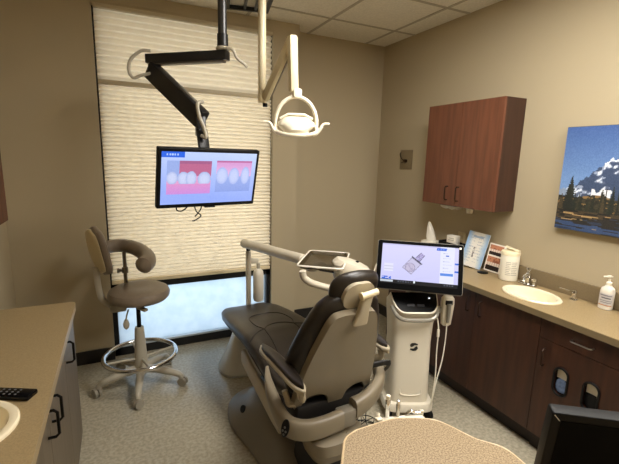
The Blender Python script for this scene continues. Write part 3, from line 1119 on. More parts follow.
# tissue box with tissue, small carton, black organiser tray
t = thing('tissue_box', 'white tissue box with a tissue standing up, in the counter corner behind the scanner screen', 'tissue box', (2.33, 2.475, ZC), R(10))
link_mesh('box', bx(-.055, .055, -.06, .06, 0, .12, bev=.003), M_white, t)
bm = bmesh.new()
rings = []
for i, (z, r, oy) in enumerate(((.119, .040, 0), (.15, .042, .004), (.19, .034, .012), (.225, .024, .022), (.255, .014, .030), (.275, .005, .034))):
    rings.append([(r * .8 * math.cos(a) * (1 + .2 * math.sin(3 * a + i)), oy + r * math.sin(a) * (1 + .22 * math.cos(4 * a + i)), z) for a in [2 * math.pi * k / 20 for k in range(20)]])
loft(bm, rings)
link_mesh('tissue', bm, M_paper, t)
t = thing('supply_organiser', 'black organiser box on the counter behind the scanner screen', 'organiser', (2.36, 2.265, ZC))
bm = bmesh.new()
bx(-.045, .045, -.11, .11, 0, .006, bm); bx(-.045, -.041, -.11, .11, .006, .145, bm); bx(.041, .045, -.11, .11, .006, .145, bm)
bx(-.041, .041, -.11, -.106, .006, .145, bm); bx(-.041, .041, .106, .11, .006, .145, bm)
link_mesh('tray', bm, M_black, t, smooth=False)
link_mesh('shelf', bx(-.041, .041, -.106, .106, .130, .134), M_black, t, smooth=False)
t = thing('small_carton', 'small white carton with grey print sitting on the black organiser', 'carton', (2.35, 2.255, ZC + .134), R(6))
link_mesh('carton_box', bx(-.030, .030, -.040, .040, 0, .068, bev=.002), M_paper, t)
bm = bmesh.new()
for i, (a, b) in enumerate(((-.030, .02), (-.030, .026))):
    bx(-.0306, -.030, a, b, .045 - i * .014, .050 - i * .014, bm)
link_mesh('carton_print', bm, M_lab, t, smooth=False)

# ------------------------------------------------------------------ left side: counter, cabinets, sink, remote
ZL, XLC = .84, -.234
YLE, YLN = 2.262, .35
t = thing('countertop', 'tan countertop along the wall opposite the picture, with a remote control on it', 'countertop', (XL, YLN, ZL - .035))
org = (XL, YLN, ZL - .035)
LS = (-.452, 1.262)
bm = bmesh.new()
# worktop with rounded far corner and oval hole
pts = rounded([(XL, YLN), (XLC, YLN), (XLC, YLE), (XL, YLE)], [0, 0, .03, 0], 6)
outer = [bm.verts.new((x - XL, y - YLN, .035)) for x, y in pts]
es = [bm.edges.new((outer[i], outer[(i + 1) % len(outer)])) for i in range(len(outer))]
hole = [bm.verts.new((LS[0] + .135 * math.cos(a) - XL, LS[1] + .125 * math.sin(a) - YLN, .035)) for a in [2 * math.pi * k / 40 for k in range(40)]]
es += [bm.edges.new((hole[i], hole[(i + 1) % 40])) for i in range(40)]
bmesh.ops.triangle_fill(bm, edges=es, use_beauty=True)
r = bmesh.ops.extrude_face_region(bm, geom=list(bm.faces))
for v in [g for g in r['geom'] if isinstance(g, bmesh.types.BMVert)]:
    v.co.z -= .035
link_mesh('worktop', bm, M_counter, t, smooth=False)
tag(link_mesh('backsplash', bx(XL + .001, XL + .015, YLN, YLE, ZL + .001, ZL + .09, bev=.002), M_splash, smooth=False), 'grey-brown backsplash strip on the wall beside the chrome canister', 'backsplash')
oval_sink(LS[0], LS[1], .158, .148, ZL, 'oval cream sink beside the black remote control')

def lcab(y0, y1, label, doors):
    xf = -.252
    t = thing('base_cabinet', label, 'cabinet', (XL, y0, 0), 0, 'grey laminate base cabinets')
    org = (XL, y0, 0)
    link_mesh('body', shell_box(XL + .003, xf - .02, y0 + .0005, y1 - .0005, .1, ZL - .036, org), M_greylam, t, smooth=False)
    link_mesh('toe_kick', lb(XL + .003, xf - .07, y0 + .0005, y1 - .0005, 0, .1, org), M_toe, t, smooth=False)
    for a, b, hy in doors:
        d = link_mesh('door', lb(xf - .019, xf, a + .0015, b - .0015, .105, ZL - .042, org, .001), M_greylam, t, smooth=False)
        bm = bmesh.new()
        d_pull(bm, V((xf, hy, .735)) - V(org), .095, .032, .005, out=(1, 0, 0))
        link_mesh('handle', bm, M_hand, d)
lcab(1.86, 2.245, 'grey laminate base cabinet with one black pull, nearest the window', [(1.86, 2.245, 1.895)])
lcab(.98, 1.86, 'grey laminate double-door base cabinet with two black pulls side by side', [(1.42, 1.86, 1.465), (.98, 1.42, 1.375)])
lcab(.36, .98, 'grey laminate base cabinet furthest from the window', [(.36, .98, .93)])

# remote
t = thing('remote_control', 'long black remote control lying on the tan countertop', 'remote', (-.395, 1.437, ZL), R(-27))
link_mesh('case', bx(-.13, .13, -.024, .024, 0, .016, bev=.005), M_blackg, t)
for i in range(9):
    for j in range(3):
        bm = bmesh.new()
        lathe(bm, [(.0035, 0), (.0035, .0012), (.001, .0018)], (-.06 + i * .018, -.013 + j * .012, .0158), 10)
        link_mesh('button', bm, mat('button_grey', (92, 92, 92), .5), t)

# small metal object at the left edge
t = thing('chrome_canister', 'small chrome canister at the wall end of the counter beside the upper cabinet side', 'canister', (-.60, 2.16, ZL))
bm = bmesh.new(); lathe(bm, [(.030, 0), (.032, .003), (.032, .075), (.028, .08)], n=28)
link_mesh('can', bm, mat('brushed_steel', (150, 156, 166), .3, metal=1.0), t)
bm = bmesh.new(); lathe(bm, [(.033, .077), (.033, .088), (.008, .092), (.008, .102), (.001, .104)], n=28)
link_mesh('lid', bm, M_chrome, t)

# left wall cabinet
t = thing('wall_cabinet', 'brown wood wall cabinet over the countertop with the remote control', 'cabinet', (XL, 1.20, 1.31))
org = (XL, 1.20, 1.31)
link_mesh('body', lb(XL, -.445, 1.20, 2.02, 1.31, 2.05, org), mat('brown_wood', (84, 54, 36), .75, spec=.15, rgb2=(72, 46, 30), nscale=5, stretch=(6, 6, .5)), t, smooth=False)
d = link_mesh('door', lb(-.4445, -.425, 1.605, 2.02, 1.31, 2.05, org, .001), MATS['brown_wood'], t, smooth=False)
bm = bmesh.new(); d_pull(bm, V((-.425, 1.66, 1.40)) - V(org), .095, .03, .005, out=(1, 0, 0))
link_mesh('handle', bm, M_hand, d)
d = link_mesh('door', lb(-.4445, -.425, 1.20, 1.602, 1.31, 2.05, org, .001), MATS['brown_wood'], t, smooth=False)
bm = bmesh.new(); d_pull(bm, V((-.425, 1.55, 1.40)) - V(org), .095, .03, .005, out=(1, 0, 0))
link_mesh('handle', bm, M_hand, d)

# ------------------------------------------------------------------ stool
SX, SY = .072, 2.79
t = thing('assistant_stool', 'taupe vinyl assistant stool with curved arm rest, chrome foot ring and five casters', 'stool', (SX, SY, 0))
hub = bmesh.new()
lathe(hub, [(.03, .085), (.038, .09), (.040, .13), (.032, .15), (.030, .16)], n=24)
link_mesh('hub', hub, M_stoolp, t)
for k in range(5):
    a = R(-98 + 72 * k)
    d = V((math.cos(a), math.sin(a), 0))
    bm = bmesh.new()
    tube(bm, smooth_path([d * .02 + V((0, 0, .125)), d * .10 + V((0, 0, .118)), d * .20 + V((0, 0, .10)), d * .262 + V((0, 0, .082)), d * .278 + V((0, 0, .055))]),
         [.028] * 6 + [.025] * 6 + [.022] * 6 + [.019] * 6 + [.015], 12)
    leg = link_mesh('base_leg', bm, M_stoolp, t)
    s = V((-d.y, d.x, 0))
    bm = bmesh.new()
    c = d * .285 + V((0, 0, .030))
    # rotate the caster around vertical a little
    ca = R(40 * (k + 1))
    ax = V((math.cos(ca + a), math.sin(ca + a), 0))
    cyl(bm, c - ax * .022, c - ax * .004, .030, n=24)
    cyl(bm, c + ax * .004, c + ax * .022, .030, n=24)
    link_mesh('caster', bm, mat('caster_grey', (150, 143, 128), .5), leg)
bm = bmesh.new()
lathe(bm, [(.046, .14), (.042, .20), (.036, .30), (.030, .42), (.027, .43)], n=24)
link_mesh('column_cover', bm, M_stoolp, t)
bm = bmesh.new(); cyl(bm, (0, 0, .42), (0, 0, .60), .014, n=18)
link_mesh('gas_lift', bm, M_black, t)
# foot ring
bm = bmesh.new()
RR = .232
tube(bm, [(RR * math.cos(a), RR * math.sin(a), .225) for a in [2 * math.pi * k / 64 for k in range(64)]], .015, 14, closed=True)
ring = link_mesh('foot_ring', bm, M_chrome, t)
for k in range(4):
    a = R(12 + 90 * k)
    bm = bmesh.new()
    cyl(bm, (.03 * math.cos(a), .03 * math.sin(a), .20), (RR * math.cos(a), RR * math.sin(a), .222), .009, .007, 10)
    link_mesh('ring_spoke', bm, M_stoolp, ring)
# mechanism
bm = bmesh.new()
box(bm, (-.02, 0, .612), (.22, .12, .026), .006)
box(bm, (-.12, 0, .585), (.10, .07, .045), .012)
link_mesh('seat_mechanism', bm, M_stoolp, t)
bm = bmesh.new()
tube(bm, smooth_path([(-.06, -.07, .59), (-.072, -.085, .56), (-.078, -.09, .53)]), [.005] * 13, 8)
lathe(bm, [(.004, .46), (.017, .475), (.020, .50), (.012, .525), (.005, .535)], (-.079, -.09, 0), 16, sy=.5)
link_mesh('height_lever', bm, M_stoolp, t)
bm = bmesh.new()
bar(bm, (.0, -.06, .592), (.045, -.12, .585), .03, .018, .004)
link_mesh('tilt_lever', bm, M_stoolp, t)
# seat
bm = bmesh.new()
lathe(bm, [(.04, .622), (.15, .625), (.185, .632), (.203, .650), (.207, .674), (.196, .698), (.165, .714), (.11, .718), (.05, .712), (.001, .710)], (.012, 0, 0), 44, sx=.95, sy=.95)
link_mesh('seat', bm, M_stool, t)
# backrest: thin-ish pad facing the seat (towards +x)
bm = bmesh.new()
rings = []
Bc = V((-.215, .06, .965))
byaw = R(19)
bf = V((math.cos(byaw), math.sin(byaw), 0)); bs = V((-math.sin(byaw), math.cos(byaw), 0))
for i in range(13):
    v = -1 + 2 * i / 12
    z = v * .165
    hw = .128 * math.sqrt(max(.0, 1 - abs(v) ** 3)) + .012
    lean = -.028 * v + .012 * v * v
    th = .030 * math.sqrt(max(.12, 1 - v ** 4)) + .004
    rings.append([Bc + bf * (b + lean + .25 * a * a * 2) + bs * a + V((0, 0, z)) for a, b in superell(hw, th, 24, 2.5)])
loft(bm, rings)
link_mesh('backrest', bm, M_stool, t)
bm = bmesh.new()
rings = []
for i in range(11):
    v = -1 + 2 * i / 10
    z = v * .150
    hw = .118 * math.sqrt(max(.0, 1 - abs(v) ** 3)) + .010
    lean = -.028 * v + .012 * v * v
    th = .012
    rings.append([Bc + bf * (b + lean - .030 + .25 * a * a * 2) + bs * a + V((0, 0, z)) for a, b in superell(hw, th, 24, 2.5)])
loft(bm, rings)
link_mesh('backrest_shell', bm, mat('stool_shell_cream', (206, 188, 150), .4), t)
# support bracket from mechanism to backrest
bm = bmesh.new()
tube(bm, smooth_path([(-.12, .02, .585), (-.17, .03, .60), (-.215, .035, .65), (-.232, .045, .74), (-.235, .05, .86)]), .011, 10, squash=1.8)
link_mesh('back_post', bm, M_stoolp, t)
# curved torso arm
bm = bmesh.new()
arc = smooth_path([V((x - SX, y - SY, z)) for x, y, z in ((-.135, 2.93, .955), (-.07, 2.975, .965), (.01, 2.97, .965), (.085, 2.89, .955), (.135, 2.77, .935), (.140, 2.665, .918), (.105, 2.60, .905))], 6)
n = len(arc)
rr = [.042 + .012 * (i / (n - 1)) for i in range(n)]
rr[0] = .02
rr[-1] = .040
arc.append(arc[-1] + (arc[-1] - arc[-2]).normalized() * .018); rr.append(.008)
tube(bm, arc, rr, 18)
link_mesh('torso_arm', bm, M_stool, t)
bm = bmesh.new()
cyl(bm, (-.065, .12, .59), (-.065, .14, .935), .012, n=14)
cyl(bm, (-.065, .125, .785), (-.065, .13, .825), .02, n=14)
cyl(bm, (-.105, .125, .805), (-.065, .125, .805), .009, n=10)
cyl(bm, (-.115, .125, .805), (-.100, .125, .805), .017, n=14)
bar(bm, (-.065, .12, .592), (-.04, .02, .6), .03, .02, .003, .0)
link_mesh('arm_post', bm, mat('stool_post_grey', (128, 120, 106), .35, metal=.3), t)

# ------------------------------------------------------------------ dental chair
CO = V((.885, 1.45, 0))
t = thing('dental_chair', 'dark brown leather dental chair with a tan shell seen from behind its back', 'dental chair', CO, R(3.0))
# local: x right, y toward the feet
def lerp_tab(tab, q):
    for (a, *va), (b, *vb) in zip(tab, tab[1:]):
        if a <= q <= b:
            s = (q - a) / (b - a)
            s = s * s * (3 - 2 * s) if False else s
            return [x + (y - x) * s for x, y in zip(va, vb)]
    return list(tab[0][1:]) if q < tab[0][0] else list(tab[-1][1:])
# seat + leg cushion: y, half width, top z, thickness
seat_tab = [(.06, .17, .545, .09), (.12, .205, .535, .10), (.25, .232, .530, .115), (.40, .236, .545, .12), (.55, .236, .572, .12), (.68, .238, .580, .12), (.85, .238, .566, .11),
            (1.02, .234, .545, .10), (1.18, .222, .523, .09), (1.28, .198, .505, .075), (1.33, .165, .492, .055), (1.36, .11, .478, .03)]
def seat_at(y):
    return lerp_tab(seat_tab, y)
def seat_top(x, y):
    hw, zt, th = seat_at(y)
    q = min(1, abs(x) / hw)
    return zt - th / 2 + th / 2 * max(0, 1 - q ** 3.2) ** (1 / 3.2) - .010 * (1 - q * q)
bm = bmesh.new()
rings = []
N = 44
for i in range(N + 1):
    y = .06 + 1.30 * i / N
    hw, zt, th = seat_at(y)
    ring = []
    for a, b in superell(hw, th / 2, 36, 3.2):
        z = zt - th / 2 + b
        if b > 0:
            z -= .010 * (1 - (a / hw) ** 2)
        ring.append((a, y, z))
    rings.append(ring)
loft(bm, rings)
seat = link_mesh('seat_cushion', bm, M_leather, t, angle=70)
# seams
def seam(pts, r=.003, off=.0005):
    out = []
    for x, y in smooth2(pts):
        out.append((x, y, seat_top(x, y) + off))
    return out
def smooth2(pts):
    return [(p.x, p.y) for p in smooth_path([V((x, y, 0)) for x, y in pts], 8)]
for pts in ([(-.232, .60), (-.17, .66), (-.10, .70), (-.06, .74), (0, .76), (.06, .74), (.10, .70), (.17, .66), (.232, .60)],
            [(-.10, .70), (-.125, .78), (-.115, .92), (-.06, .98), (0, .99), (.06, .98), (.115, .92), (.125, .78), (.10, .70)],
            [(-.10, .70), (-.11, .55), (-.13, .40), (-.16, .25), (-.17, .14)],
            [(.10, .70), (.11, .55), (.13, .40), (.16, .25), (.17, .14)],
            [(-.15, .35), (-.07, .42), (0, .44), (.07, .42), (.15, .35)]):
    bm = bmesh.new()
    tube(bm, seam(pts), .0035, 6)
    link_mesh('seam', bm, M_leatherd, seat)
# seat underpan
bm = bmesh.new()
rings = []
for y, hw, z1, z0 in ((.10, .15, .46, .42), (.16, .20, .455, .39), (.45, .205, .45, .38), (.75, .19, .465, .40), (.95, .14, .47, .43), (1.1, .11, .475, .455)):
    rings.append([(a, y, (z0 + z1) / 2 + b) for a, b in superell(hw, (z1 - z0) / 2, 24, 4)])
loft(bm, rings)
link_mesh('seat_pan', bm, M_dark, t)

# backrest: local plane coords (u across, v up the back, n toward the patient)
BB = V((-.01, .075, .505))          # bottom of back
tilt = R(70)
bv = V((0, -math.cos(tilt), math.sin(tilt)))
bn = V((0, math.sin(tilt), math.cos(tilt)))
def BK(u, v, n):
    # slight wrap: sides come forward
    return BB + V((u - .055 * max(0, v), 0, 0)) + bv * v + bn * (n + u * u * .55)
back_tab = [(0, .195, .05), (.03, .225, .075), (.08, .240, .09), (.16, .246, .10), (.28, .232, .10), (.40, .200, .095), (.48, .170, .09), (.53, .147, .085), (.56, .118, .07), (.578, .07, .045)]
bm = bmesh.new()
rings = []
for i in range(31):
    v = .578 * i / 30
    hw, th = lerp_tab(back_tab, v)
    rings.append([BK(a, v, b + .01) for a, b in superell(hw, th / 2, 32, 3.0)])
loft(bm, rings)
backc = link_mesh('back_cushion', bm, M_leather, t, angle=70)
# rear shell: outline polygon in (u, v)
def sheet(outline, nrange, fn, cuts=3):
    bm = bmesh.new()
    vs = [bm.verts.new((x, y, 0)) for x, y in outline]
    f = bm.faces.new(vs)
    bm.normal_update()
    bmesh.ops.triangulate(bm, faces=[f])
    for ax in (0, 1):
        for k in range(-14, 15):
            co = [0, 0, 0]; co[ax] = k * .041 + .003
            no = [0, 0, 0]; no[ax] = 1
            bmesh.ops.bisect_plane(bm, geom=list(bm.verts) + list(bm.edges) + list(bm.faces), plane_co=co, plane_no=no, dist=1e-6)
    r = bmesh.ops.extrude_face_region(bm, geom=list(bm.faces))
    for v in [g for g in r['geom'] if isinstance(g, bmesh.types.BMVert)]:
        v.co.z = 1
    for v in bm.verts:
        n = nrange[0] if v.co.z < .5 else nrange[1]
        edge = 0
        v.co = fn(v.co.x, v.co.y, n)
    return bm
half = [(.030, -.075), (.038, -.02), (.055, .045), (.10, .068), (.15, .062), (.178, .02), (.190, -.025), (.212, -.03), (.220, .01), (.212, .10), (.196, .20), (.174, .31), (.144, .42), (.122, .49), (.100, .522), (.06, .532)]
outl = rounded(half + [(-x, y) for x, y in half[::-1]], .014, 4)
bm = sheet([(x * .95 - .008, y) for x, y in outl], (-.068, -.034), BK)
link_mesh('back_shell', bm, M_shell, t, angle=50)
for s in (-1, 1):
    bm = bmesh.new()
    tube(bm, smooth_path([BK(s * .205, .005, -.06), BK(s * .228, -.005, -.05), BK(s * .235, .02, -.03), BK(s * .24, .045, -.01)]), .014, 10)
    link_mesh('shell_hook', bm, M_shellL, t)
# neck link + headrest
HCn = V((-.022, -.125, 1.064))     # headrest centre in chair coords
ht = R(76)
hv = V((0, -math.cos(ht), math.sin(ht)))
hn = V((0, math.sin(ht), math.cos(ht)))
def HD(u, v, n):
    return HCn + V((u, 0, 0)) + hv * v + hn * (n + u * u * 1.2)
bm = bmesh.new()
rings = []
for i in range(17):
    q = -1 + 2 * i / 16
    v = q * .084
    hw = .120 * max(.02, 1 - abs(q) ** 2.6) ** (1 / 2.4)
    th = .036 * max(.05, 1 - abs(q) ** 3) ** .5
    rings.append([HD(a, v, b + .012) for a, b in superell(hw, th, 32, 2.3)])
loft(bm, rings)
link_mesh('headrest_cushion', bm, M_leather, t, angle=70)
bm = sheet(rounded([(-.07, -.062), (.07, -.062), (.088, -.02), (.075, .035), (.04, .058), (-.04, .058), (-.075, .035), (-.088, -.02)], .03, 5), (-.036, -.01), lambda u, v, n: HD(u * .88 - .008, v * .95 - .002, n), 2)
link_mesh('headrest_shell', bm, M_shellL, t, angle=50)
bm = bmesh.new()
p_lo = BK(.0, .49, -.085); p_hi = HD(.012, .008, -.052)
rings = []
for s_, w, th in ((0, .034, .010), (.15, .032, .014), (.5, .024, .016), (.85, .024, .018), (1, .022, .014)):
    c = p_lo.lerp(p_hi, s_)
    rings.append([c + V((a, 0, 0)) + bn * b for a, b in superell(w, th, 20, 3.5)])
loft(bm, rings)
link_mesh('neck_link', bm, M_shellL, t)
bm = bmesh.new()
c = p_hi + hv * .012 - hn * .012
cyl(bm, c + V((-.035, .0, -.006)), c + V((.038, 0, .004)), .0135, n=20)
cyl(bm, c + V((-.042, .0, -.007)), c + V((-.032, 0, -.006)), .016, n=20)
link_mesh('headrest_knob', bm, M_whitew, t)

# arm rests
def armrest(s, x, y0, y1, z, nm):
    a = bmesh.new()
    rings = []
    for i in range(15):
        q = i / 14
        y = y0 + (y1 - y0) * q
        k = (1 - abs(2 * q - 1) ** 4) ** .5 if 0 < q < 1 else .12
        zc = z + .012 * math.sin(q * 3.1)
        rings.append([(x + p * 1 + s * .01 * q, y, zc + b) for p, b in superell(.034 * max(k, .12), .014, 20, 3)])
    loft(a, rings)
    arm = link_mesh('arm_frame', a, M_shellL, t)
    a = bmesh.new()
    rings = []
    for i in range(15):
        q = i / 14
        y = y0 + .015 + (y1 - y0 - .035) * q
        k = (1 - abs(2 * q - 1) ** 3) ** .5 if 0 < q < 1 else .12
        zc = z + .018 + .012 * math.sin(q * 3.1)
        rings.append([(x + p + s * .01 * q, y, zc + b) for p, b in superell(.028 * max(k, .12), .013, 20, 2.6)])
    loft(a, rings)
    link_mesh('arm_pad', a, M_leather, arm)
    a = bmesh.new()
    xs = x - s * .012
    tube(a, smooth_path([(xs, y0 + .05, z - .01), (xs, y0 + .045, z - .045), (x - s * .03, y0 + .09, z - .075), (x - s * .06, y0 + .16, z - .10)]), [.014] * 19, 10, squash=1.4)
    link_mesh('arm_bracket', a, M_shellL, arm)
armrest(-1, -.272, -.15, .295, .672, 'l')
armrest(1, .310, .035, .32, .64, 'r')

# yoke frame around the lower back
def sweep(path, hw, hh, nseg=20, e=3.0, tilt_fn=None):
    bm = bmesh.new()
    P = [V(p) for p in path]
    rings = []
    for i, p in enumerate(P):
        d = (P[min(i + 1, len(P) - 1)] - P[max(i - 1, 0)])
        d.z = 0
        d.normalize()
        s = V((d.y, -d.x, 0))
        w = hw[i] if isinstance(hw, list) else hw
        h_ = hh[i] if isinstance(hh, list) else hh
        rings.append([p + s * a + V((0, 0, b)) for a, b in superell(w, h_, nseg, e)])
    loft(bm, rings)
    return bm
pl = smooth_path([(-.235, .33, .525), (-.262, .24, .495), (-.280, .09, .455), (-.268, .0, .43), (-.205, -.045, .418), (-.12, -.06, .420), (-.03, -.060, .425)], 6)
n = len(pl)
link_mesh('yoke_arm', sweep(pl, [.010 + .018 * min(1, i / 10) for i in range(n)], [.020 + .028 * min(1, i / 16) for i in range(n)]), M_shell, t, angle=60)
pr = smooth_path([(.04, -.050, .452), (.12, -.045, .470), (.21, -.01, .495), (.275, .05, .515), (.29, .13, .525)], 6)
n = len(pr)
link_mesh('yoke_arm', sweep(pr, [.034 - .014 * (i / (n - 1)) for i in range(n)], [.050 - .012 * (i / (n - 1)) for i in range(n)]), M_shell, t, angle=60)
bm = bmesh.new(); box(bm, (.0, -.050, .425), (.09, .06, .085), .012)
link_mesh('yoke_center', bm, M_chbase, t)
bm = bmesh.new(); lathe(bm, [(.001, 0), (.004, .0), (.004, .004), (.001, .005)], n=10, mtx=Matrix.Translation((-.03, -.105, .385)) @ Matrix.Rotation(R(90), 4, 'X'))
link_mesh('screw', bm, M_chrome, t)
# button pad on left yoke
bm = bmesh.new()
pm_ = Matrix.Translation((-.292, -.018, .440)) @ Matrix.Rotation(R(-62), 4, 'Z') @ Matrix.Rotation(R(72), 4, 'X')
bm2 = bmesh.new()
rings = []
for zz, sc in ((0, 1), (.004, 1), (.006, .9)):
    rings.append([pm_ @ V((.020 * sc * math.cos(a), .038 * sc * math.sin(a), zz)) for a in [2 * math.pi * k / 28 for k in range(28)]])
loft(bm2, rings)
pad = link_mesh('button_pad', bm2, M_black, t)
for i, (bx_, by_) in enumerate(((-.008, -.012), (.008, -.012), (0, .004), (0, -.026))):
    b2 = bmesh.new()
    lathe(b2, [(.005, .006), (.005, .0075), (.001, .008)], (bx_, by_, 0), 12, mtx=pm_)
    link_mesh('button', b2, mat('pad_button_grey', (110, 108, 104), .5), pad)
bm.free()
bm = bmesh.new(); box(bm, (.0, .10, .44), (.44, .17, .10), .02)
link_mesh('dark_gap_fill', bm, M_dark, t)  # added dark block, fills the dark gap between the yoke arms
# lift housing
bm = bmesh.new()
rings = []
for z, hw, hd, yo in ((.355, .14, .10, .03), (.34, .16, .13, .025), (.285, .155, .13, .025), (.25, .135, .11, .03), (.21, .12, .10, .04)):
    rings.append([(-.035 + a * .88, yo + b, z) for a, b in superell(hw, hd, 32, 3.5)])
loft(bm, rings)
link_mesh('lift_housing', bm, M_shell, t)
bm = bmesh.new()
rings = []
for z, hw, hd, yo in ((.40, .12, .12, .1), (.30, .13, .12, .08), (.12, .15, .14, .10), (.07, .16, .16, .12)):
    rings.append([(a, yo + b, z) for a, b in superell(hw, hd, 28, 3.5)])
loft(bm, rings)
link_mesh('lift_column', bm, M_dark, t)
# slanted side link between base and seat
bm = bmesh.new()
P = smooth_path([(-.195, .80, .36), (-.21, .66, .36), (-.222, .45, .345), (-.226, .28, .32), (-.222, .18, .30)], 6)
bm = sweep(P, .018, .05, 16, 3)
link_mesh('side_link', bm, M_shellL, t, angle=60)
bm = bmesh.new()
rings = []
for y, z, hw, hh in ((.82, .10, .10, .05), (.70, .20, .15, .07), (.45, .30, .17, .08), (.15, .36, .17, .06)):
    rings.append([(a, y, z + b) for a, b in superell(hw, hh, 20, 4)])
loft(bm, rings)
link_mesh('lift_arm', bm, M_dark, t)
# floor base: flowing plate
bm = bmesh.new()
base_o = [(-.13, -.20), (-.235, -.03), (-.295, .09), (-.285, .25), (-.30, .45), (-.325, .65), (-.30, .80), (-.245, .90), (-.15, .96), (.0, .98), (.15, .96), (.245, .90), (.30, .80), (.325, .65), (.30, .45), (.285, .25), (.275, .10), (.20, .0), (.10, -.16), (.0, -.19)]
base_s = [(p.x, p.y) for p in smooth_path([V((x, y, 0)) for x, y in base_o + [base_o[0]]], 4)[:-1]]
rings = []
cy = .45
for z, s_ in ((0, 1.0), (.015, 1.01), (.03, .99), (.05, .93), (.08, .84), (.12, .74), (.16, .62), (.18, .48)):
    rings.append([(x * s_, cy + (y - cy) * (s_ * .9 + .1), z * (0.55 + .45 * max(0, min(1, (y + .2) / .7)))) for x, y in base_s])
loft(bm, rings)
link_mesh('floor_base', bm, M_chbase, t, angle=60)
bm = bmesh.new()
rings = []
pm_ = Matrix.Translation((-.247, .655, .098)) @ Matrix.Rotation(R(-58), 4, 'Y') @ Matrix.Rotation(R(0), 4, 'Z')
for zz, sc in ((-.004, 1), (.010, 1), (.012, .9)):
    rings.append([pm_ @ V((.022 * sc * math.cos(a), .028 * sc * math.sin(a), zz)) for a in [2 * math.pi * k / 24 for k in range(24)]])
loft(bm, rings)
link_mesh('foot_button', bm, M_black, t)
# right arm strap
bm = bmesh.new()
tube(bm, smooth_path([BK(.215, .10, -.04), (.27, .0, .605), (.30, .02, .57), (.285, .04, .53), (.25, .03, .51)]), .008, 8, squash=2)
link_mesh('strap', bm, M_dark, t)

# loose hose on the floor at the base
bm = bmesh.new()
tube(bm, smooth_path([(.62, 1.16, .008), (.56, 1.20, .008), (.53, 1.29, .008), (.545, 1.38, .008), (.57, 1.44, .008)]), .007, 8)
o = link_mesh('hose', bm, mat('grey_hose', (120, 112, 100), .5)); tag(o, 'thin grey hose curling on the floor beside the dental chair base', 'hose')

# ------------------------------------------------------------------ over-the-patient delivery unit
t = thing('delivery_unit', 'light grey delivery arm on a post behind the foot of the dental chair', 'delivery unit', (.865, 2.86, 0))
OD = V((.865, 2.86, 0))
def D(*p):
    return V(p) - OD
# floor junction box
bm = bmesh.new()
rings = []
for z, hw, hd, yo in ((0, .21, .16, 0), (.02, .215, .165, 0), (.05, .20, .15, .0), (.12, .16, .12, .01), (.20, .125, .09, .02), (.26, .10, .07, .03), (.275, .07, .05, .035)):
    rings.append([D(.82 + a, 2.75 + yo + b, z) for a, b in superell(hw, hd, 36, 2.8)])
loft(bm, rings)
link_mesh('floor_box', bm, M_boxg, t)
bm = bmesh.new()
bar(bm, D(.868, 2.86, .25), D(.868, 2.86, .885), .036, .036, .006)
link_mesh('post', bm, M_tubeg, t)
bm = bmesh.new()
lathe(bm, [(.012, .88), (.016, .89), (.020, .905), (.014, .918)], D(.868, 2.86, 0), 16)
link_mesh('pivot_joint', bm, M_dgrey, t)
bm = bmesh.new()
bar(bm, D(.868, 2.86, .81), D(.945, 2.85, .80), .024, .036, .004)
link_mesh('bottle_bracket', bm, M_tubeg, t)
bm = bmesh.new()
A, B = D(.838, 2.87, .945), D(1.02, 2.19, .968)
dv = (B - A).normalized()
tube(bm, [A - dv * .012, A, A.lerp(B, .3), A.lerp(B, .8), B, B + dv * .01], [.020, .034, .034, .034, .034, .02], 24)
link_mesh('delivery_arm', bm, M_tubeg, t)
bm = bmesh.new()
lathe(bm, [(.03, .92), (.04, .93), (.042, .962), (.03, .974)], D(1.04, 2.10, 0), 24)
bar(bm, D(1.03, 2.17, .955), D(1.07, 2.03, .962), .07, .026, .01)
link_mesh('tray_support', bm, M_tubeg, t)
# handle / lower arm tube
bm = bmesh.new()
tube(bm, smooth_path([D(.865, 1.86, 1.000), D(.872, 1.86, .965), D(.905, 1.85, .935), D(.98, 1.84, .905), D(1.08, 1.83, .88), D(1.16, 1.84, .87), D(1.22, 1.88, .885)]), .019, 14)
link_mesh('tray_handle', bm, M_tubeg, t)
# control head body behind the headrest
bm = bmesh.new()
rings = []
hb_yaw = R(-24)
hr = V((math.cos(hb_yaw), math.sin(hb_yaw), 0)); hf = V((-math.sin(hb_yaw), math.cos(hb_yaw), 0))
HCc = V((1.225, 1.93, .0))
for z, hw, hd in ((.86, .085, .055), (.875, .115, .075), (.93, .125, .085), (.965, .120, .08), (.995, .095, .065), (1.008, .05, .035)):
    sl = .0
    rings.append([D(*(HCc + hr * a + hf * b + V((0, 0, z - a * .32)))) for a, b in superell(hw, hd, 32, 2.8)])
loft(bm, rings)
link_mesh('control_head', bm, M_tubeg, t)
bm = bmesh.new()
c = HCc + hr * .02 + V((0, -.01, 1.0))
lathe(bm, [(.010, 0), (.010, .006), (.003, .008)], D(*c), 16)
link_mesh('control_knob', bm, M_black, t)
bm = bmesh.new()
c = HCc + hr * .12 - hf * .03 + V((0, 0, .93))
tube(bm, [D(*c), D(*(c + V((.008, 0, .035)))), D(*(c + V((.018, 0, .065))))], [.007, .005, .003], 8)
link_mesh('instrument', bm, M_tubeg, t)
bm = bmesh.new()
bar(bm, D(1.07, 2.04, .955), D(*(HCc + hr * -.09 + V((0, 0, .95)))), .09, .03, .008)
link_mesh('head_link', bm, M_dgrey, t)

# steel tray on top
tc_ = V((1.084, 2.02, .988))
tyaw = math.atan2(2.04 - 2.272, 1.25 - 1.158)   # short side direction
t = thing('instrument_tray', 'empty polished steel tray on the delivery arm above the dental chair', 'tray', tc_, R(-37))
bm = bmesh.new()
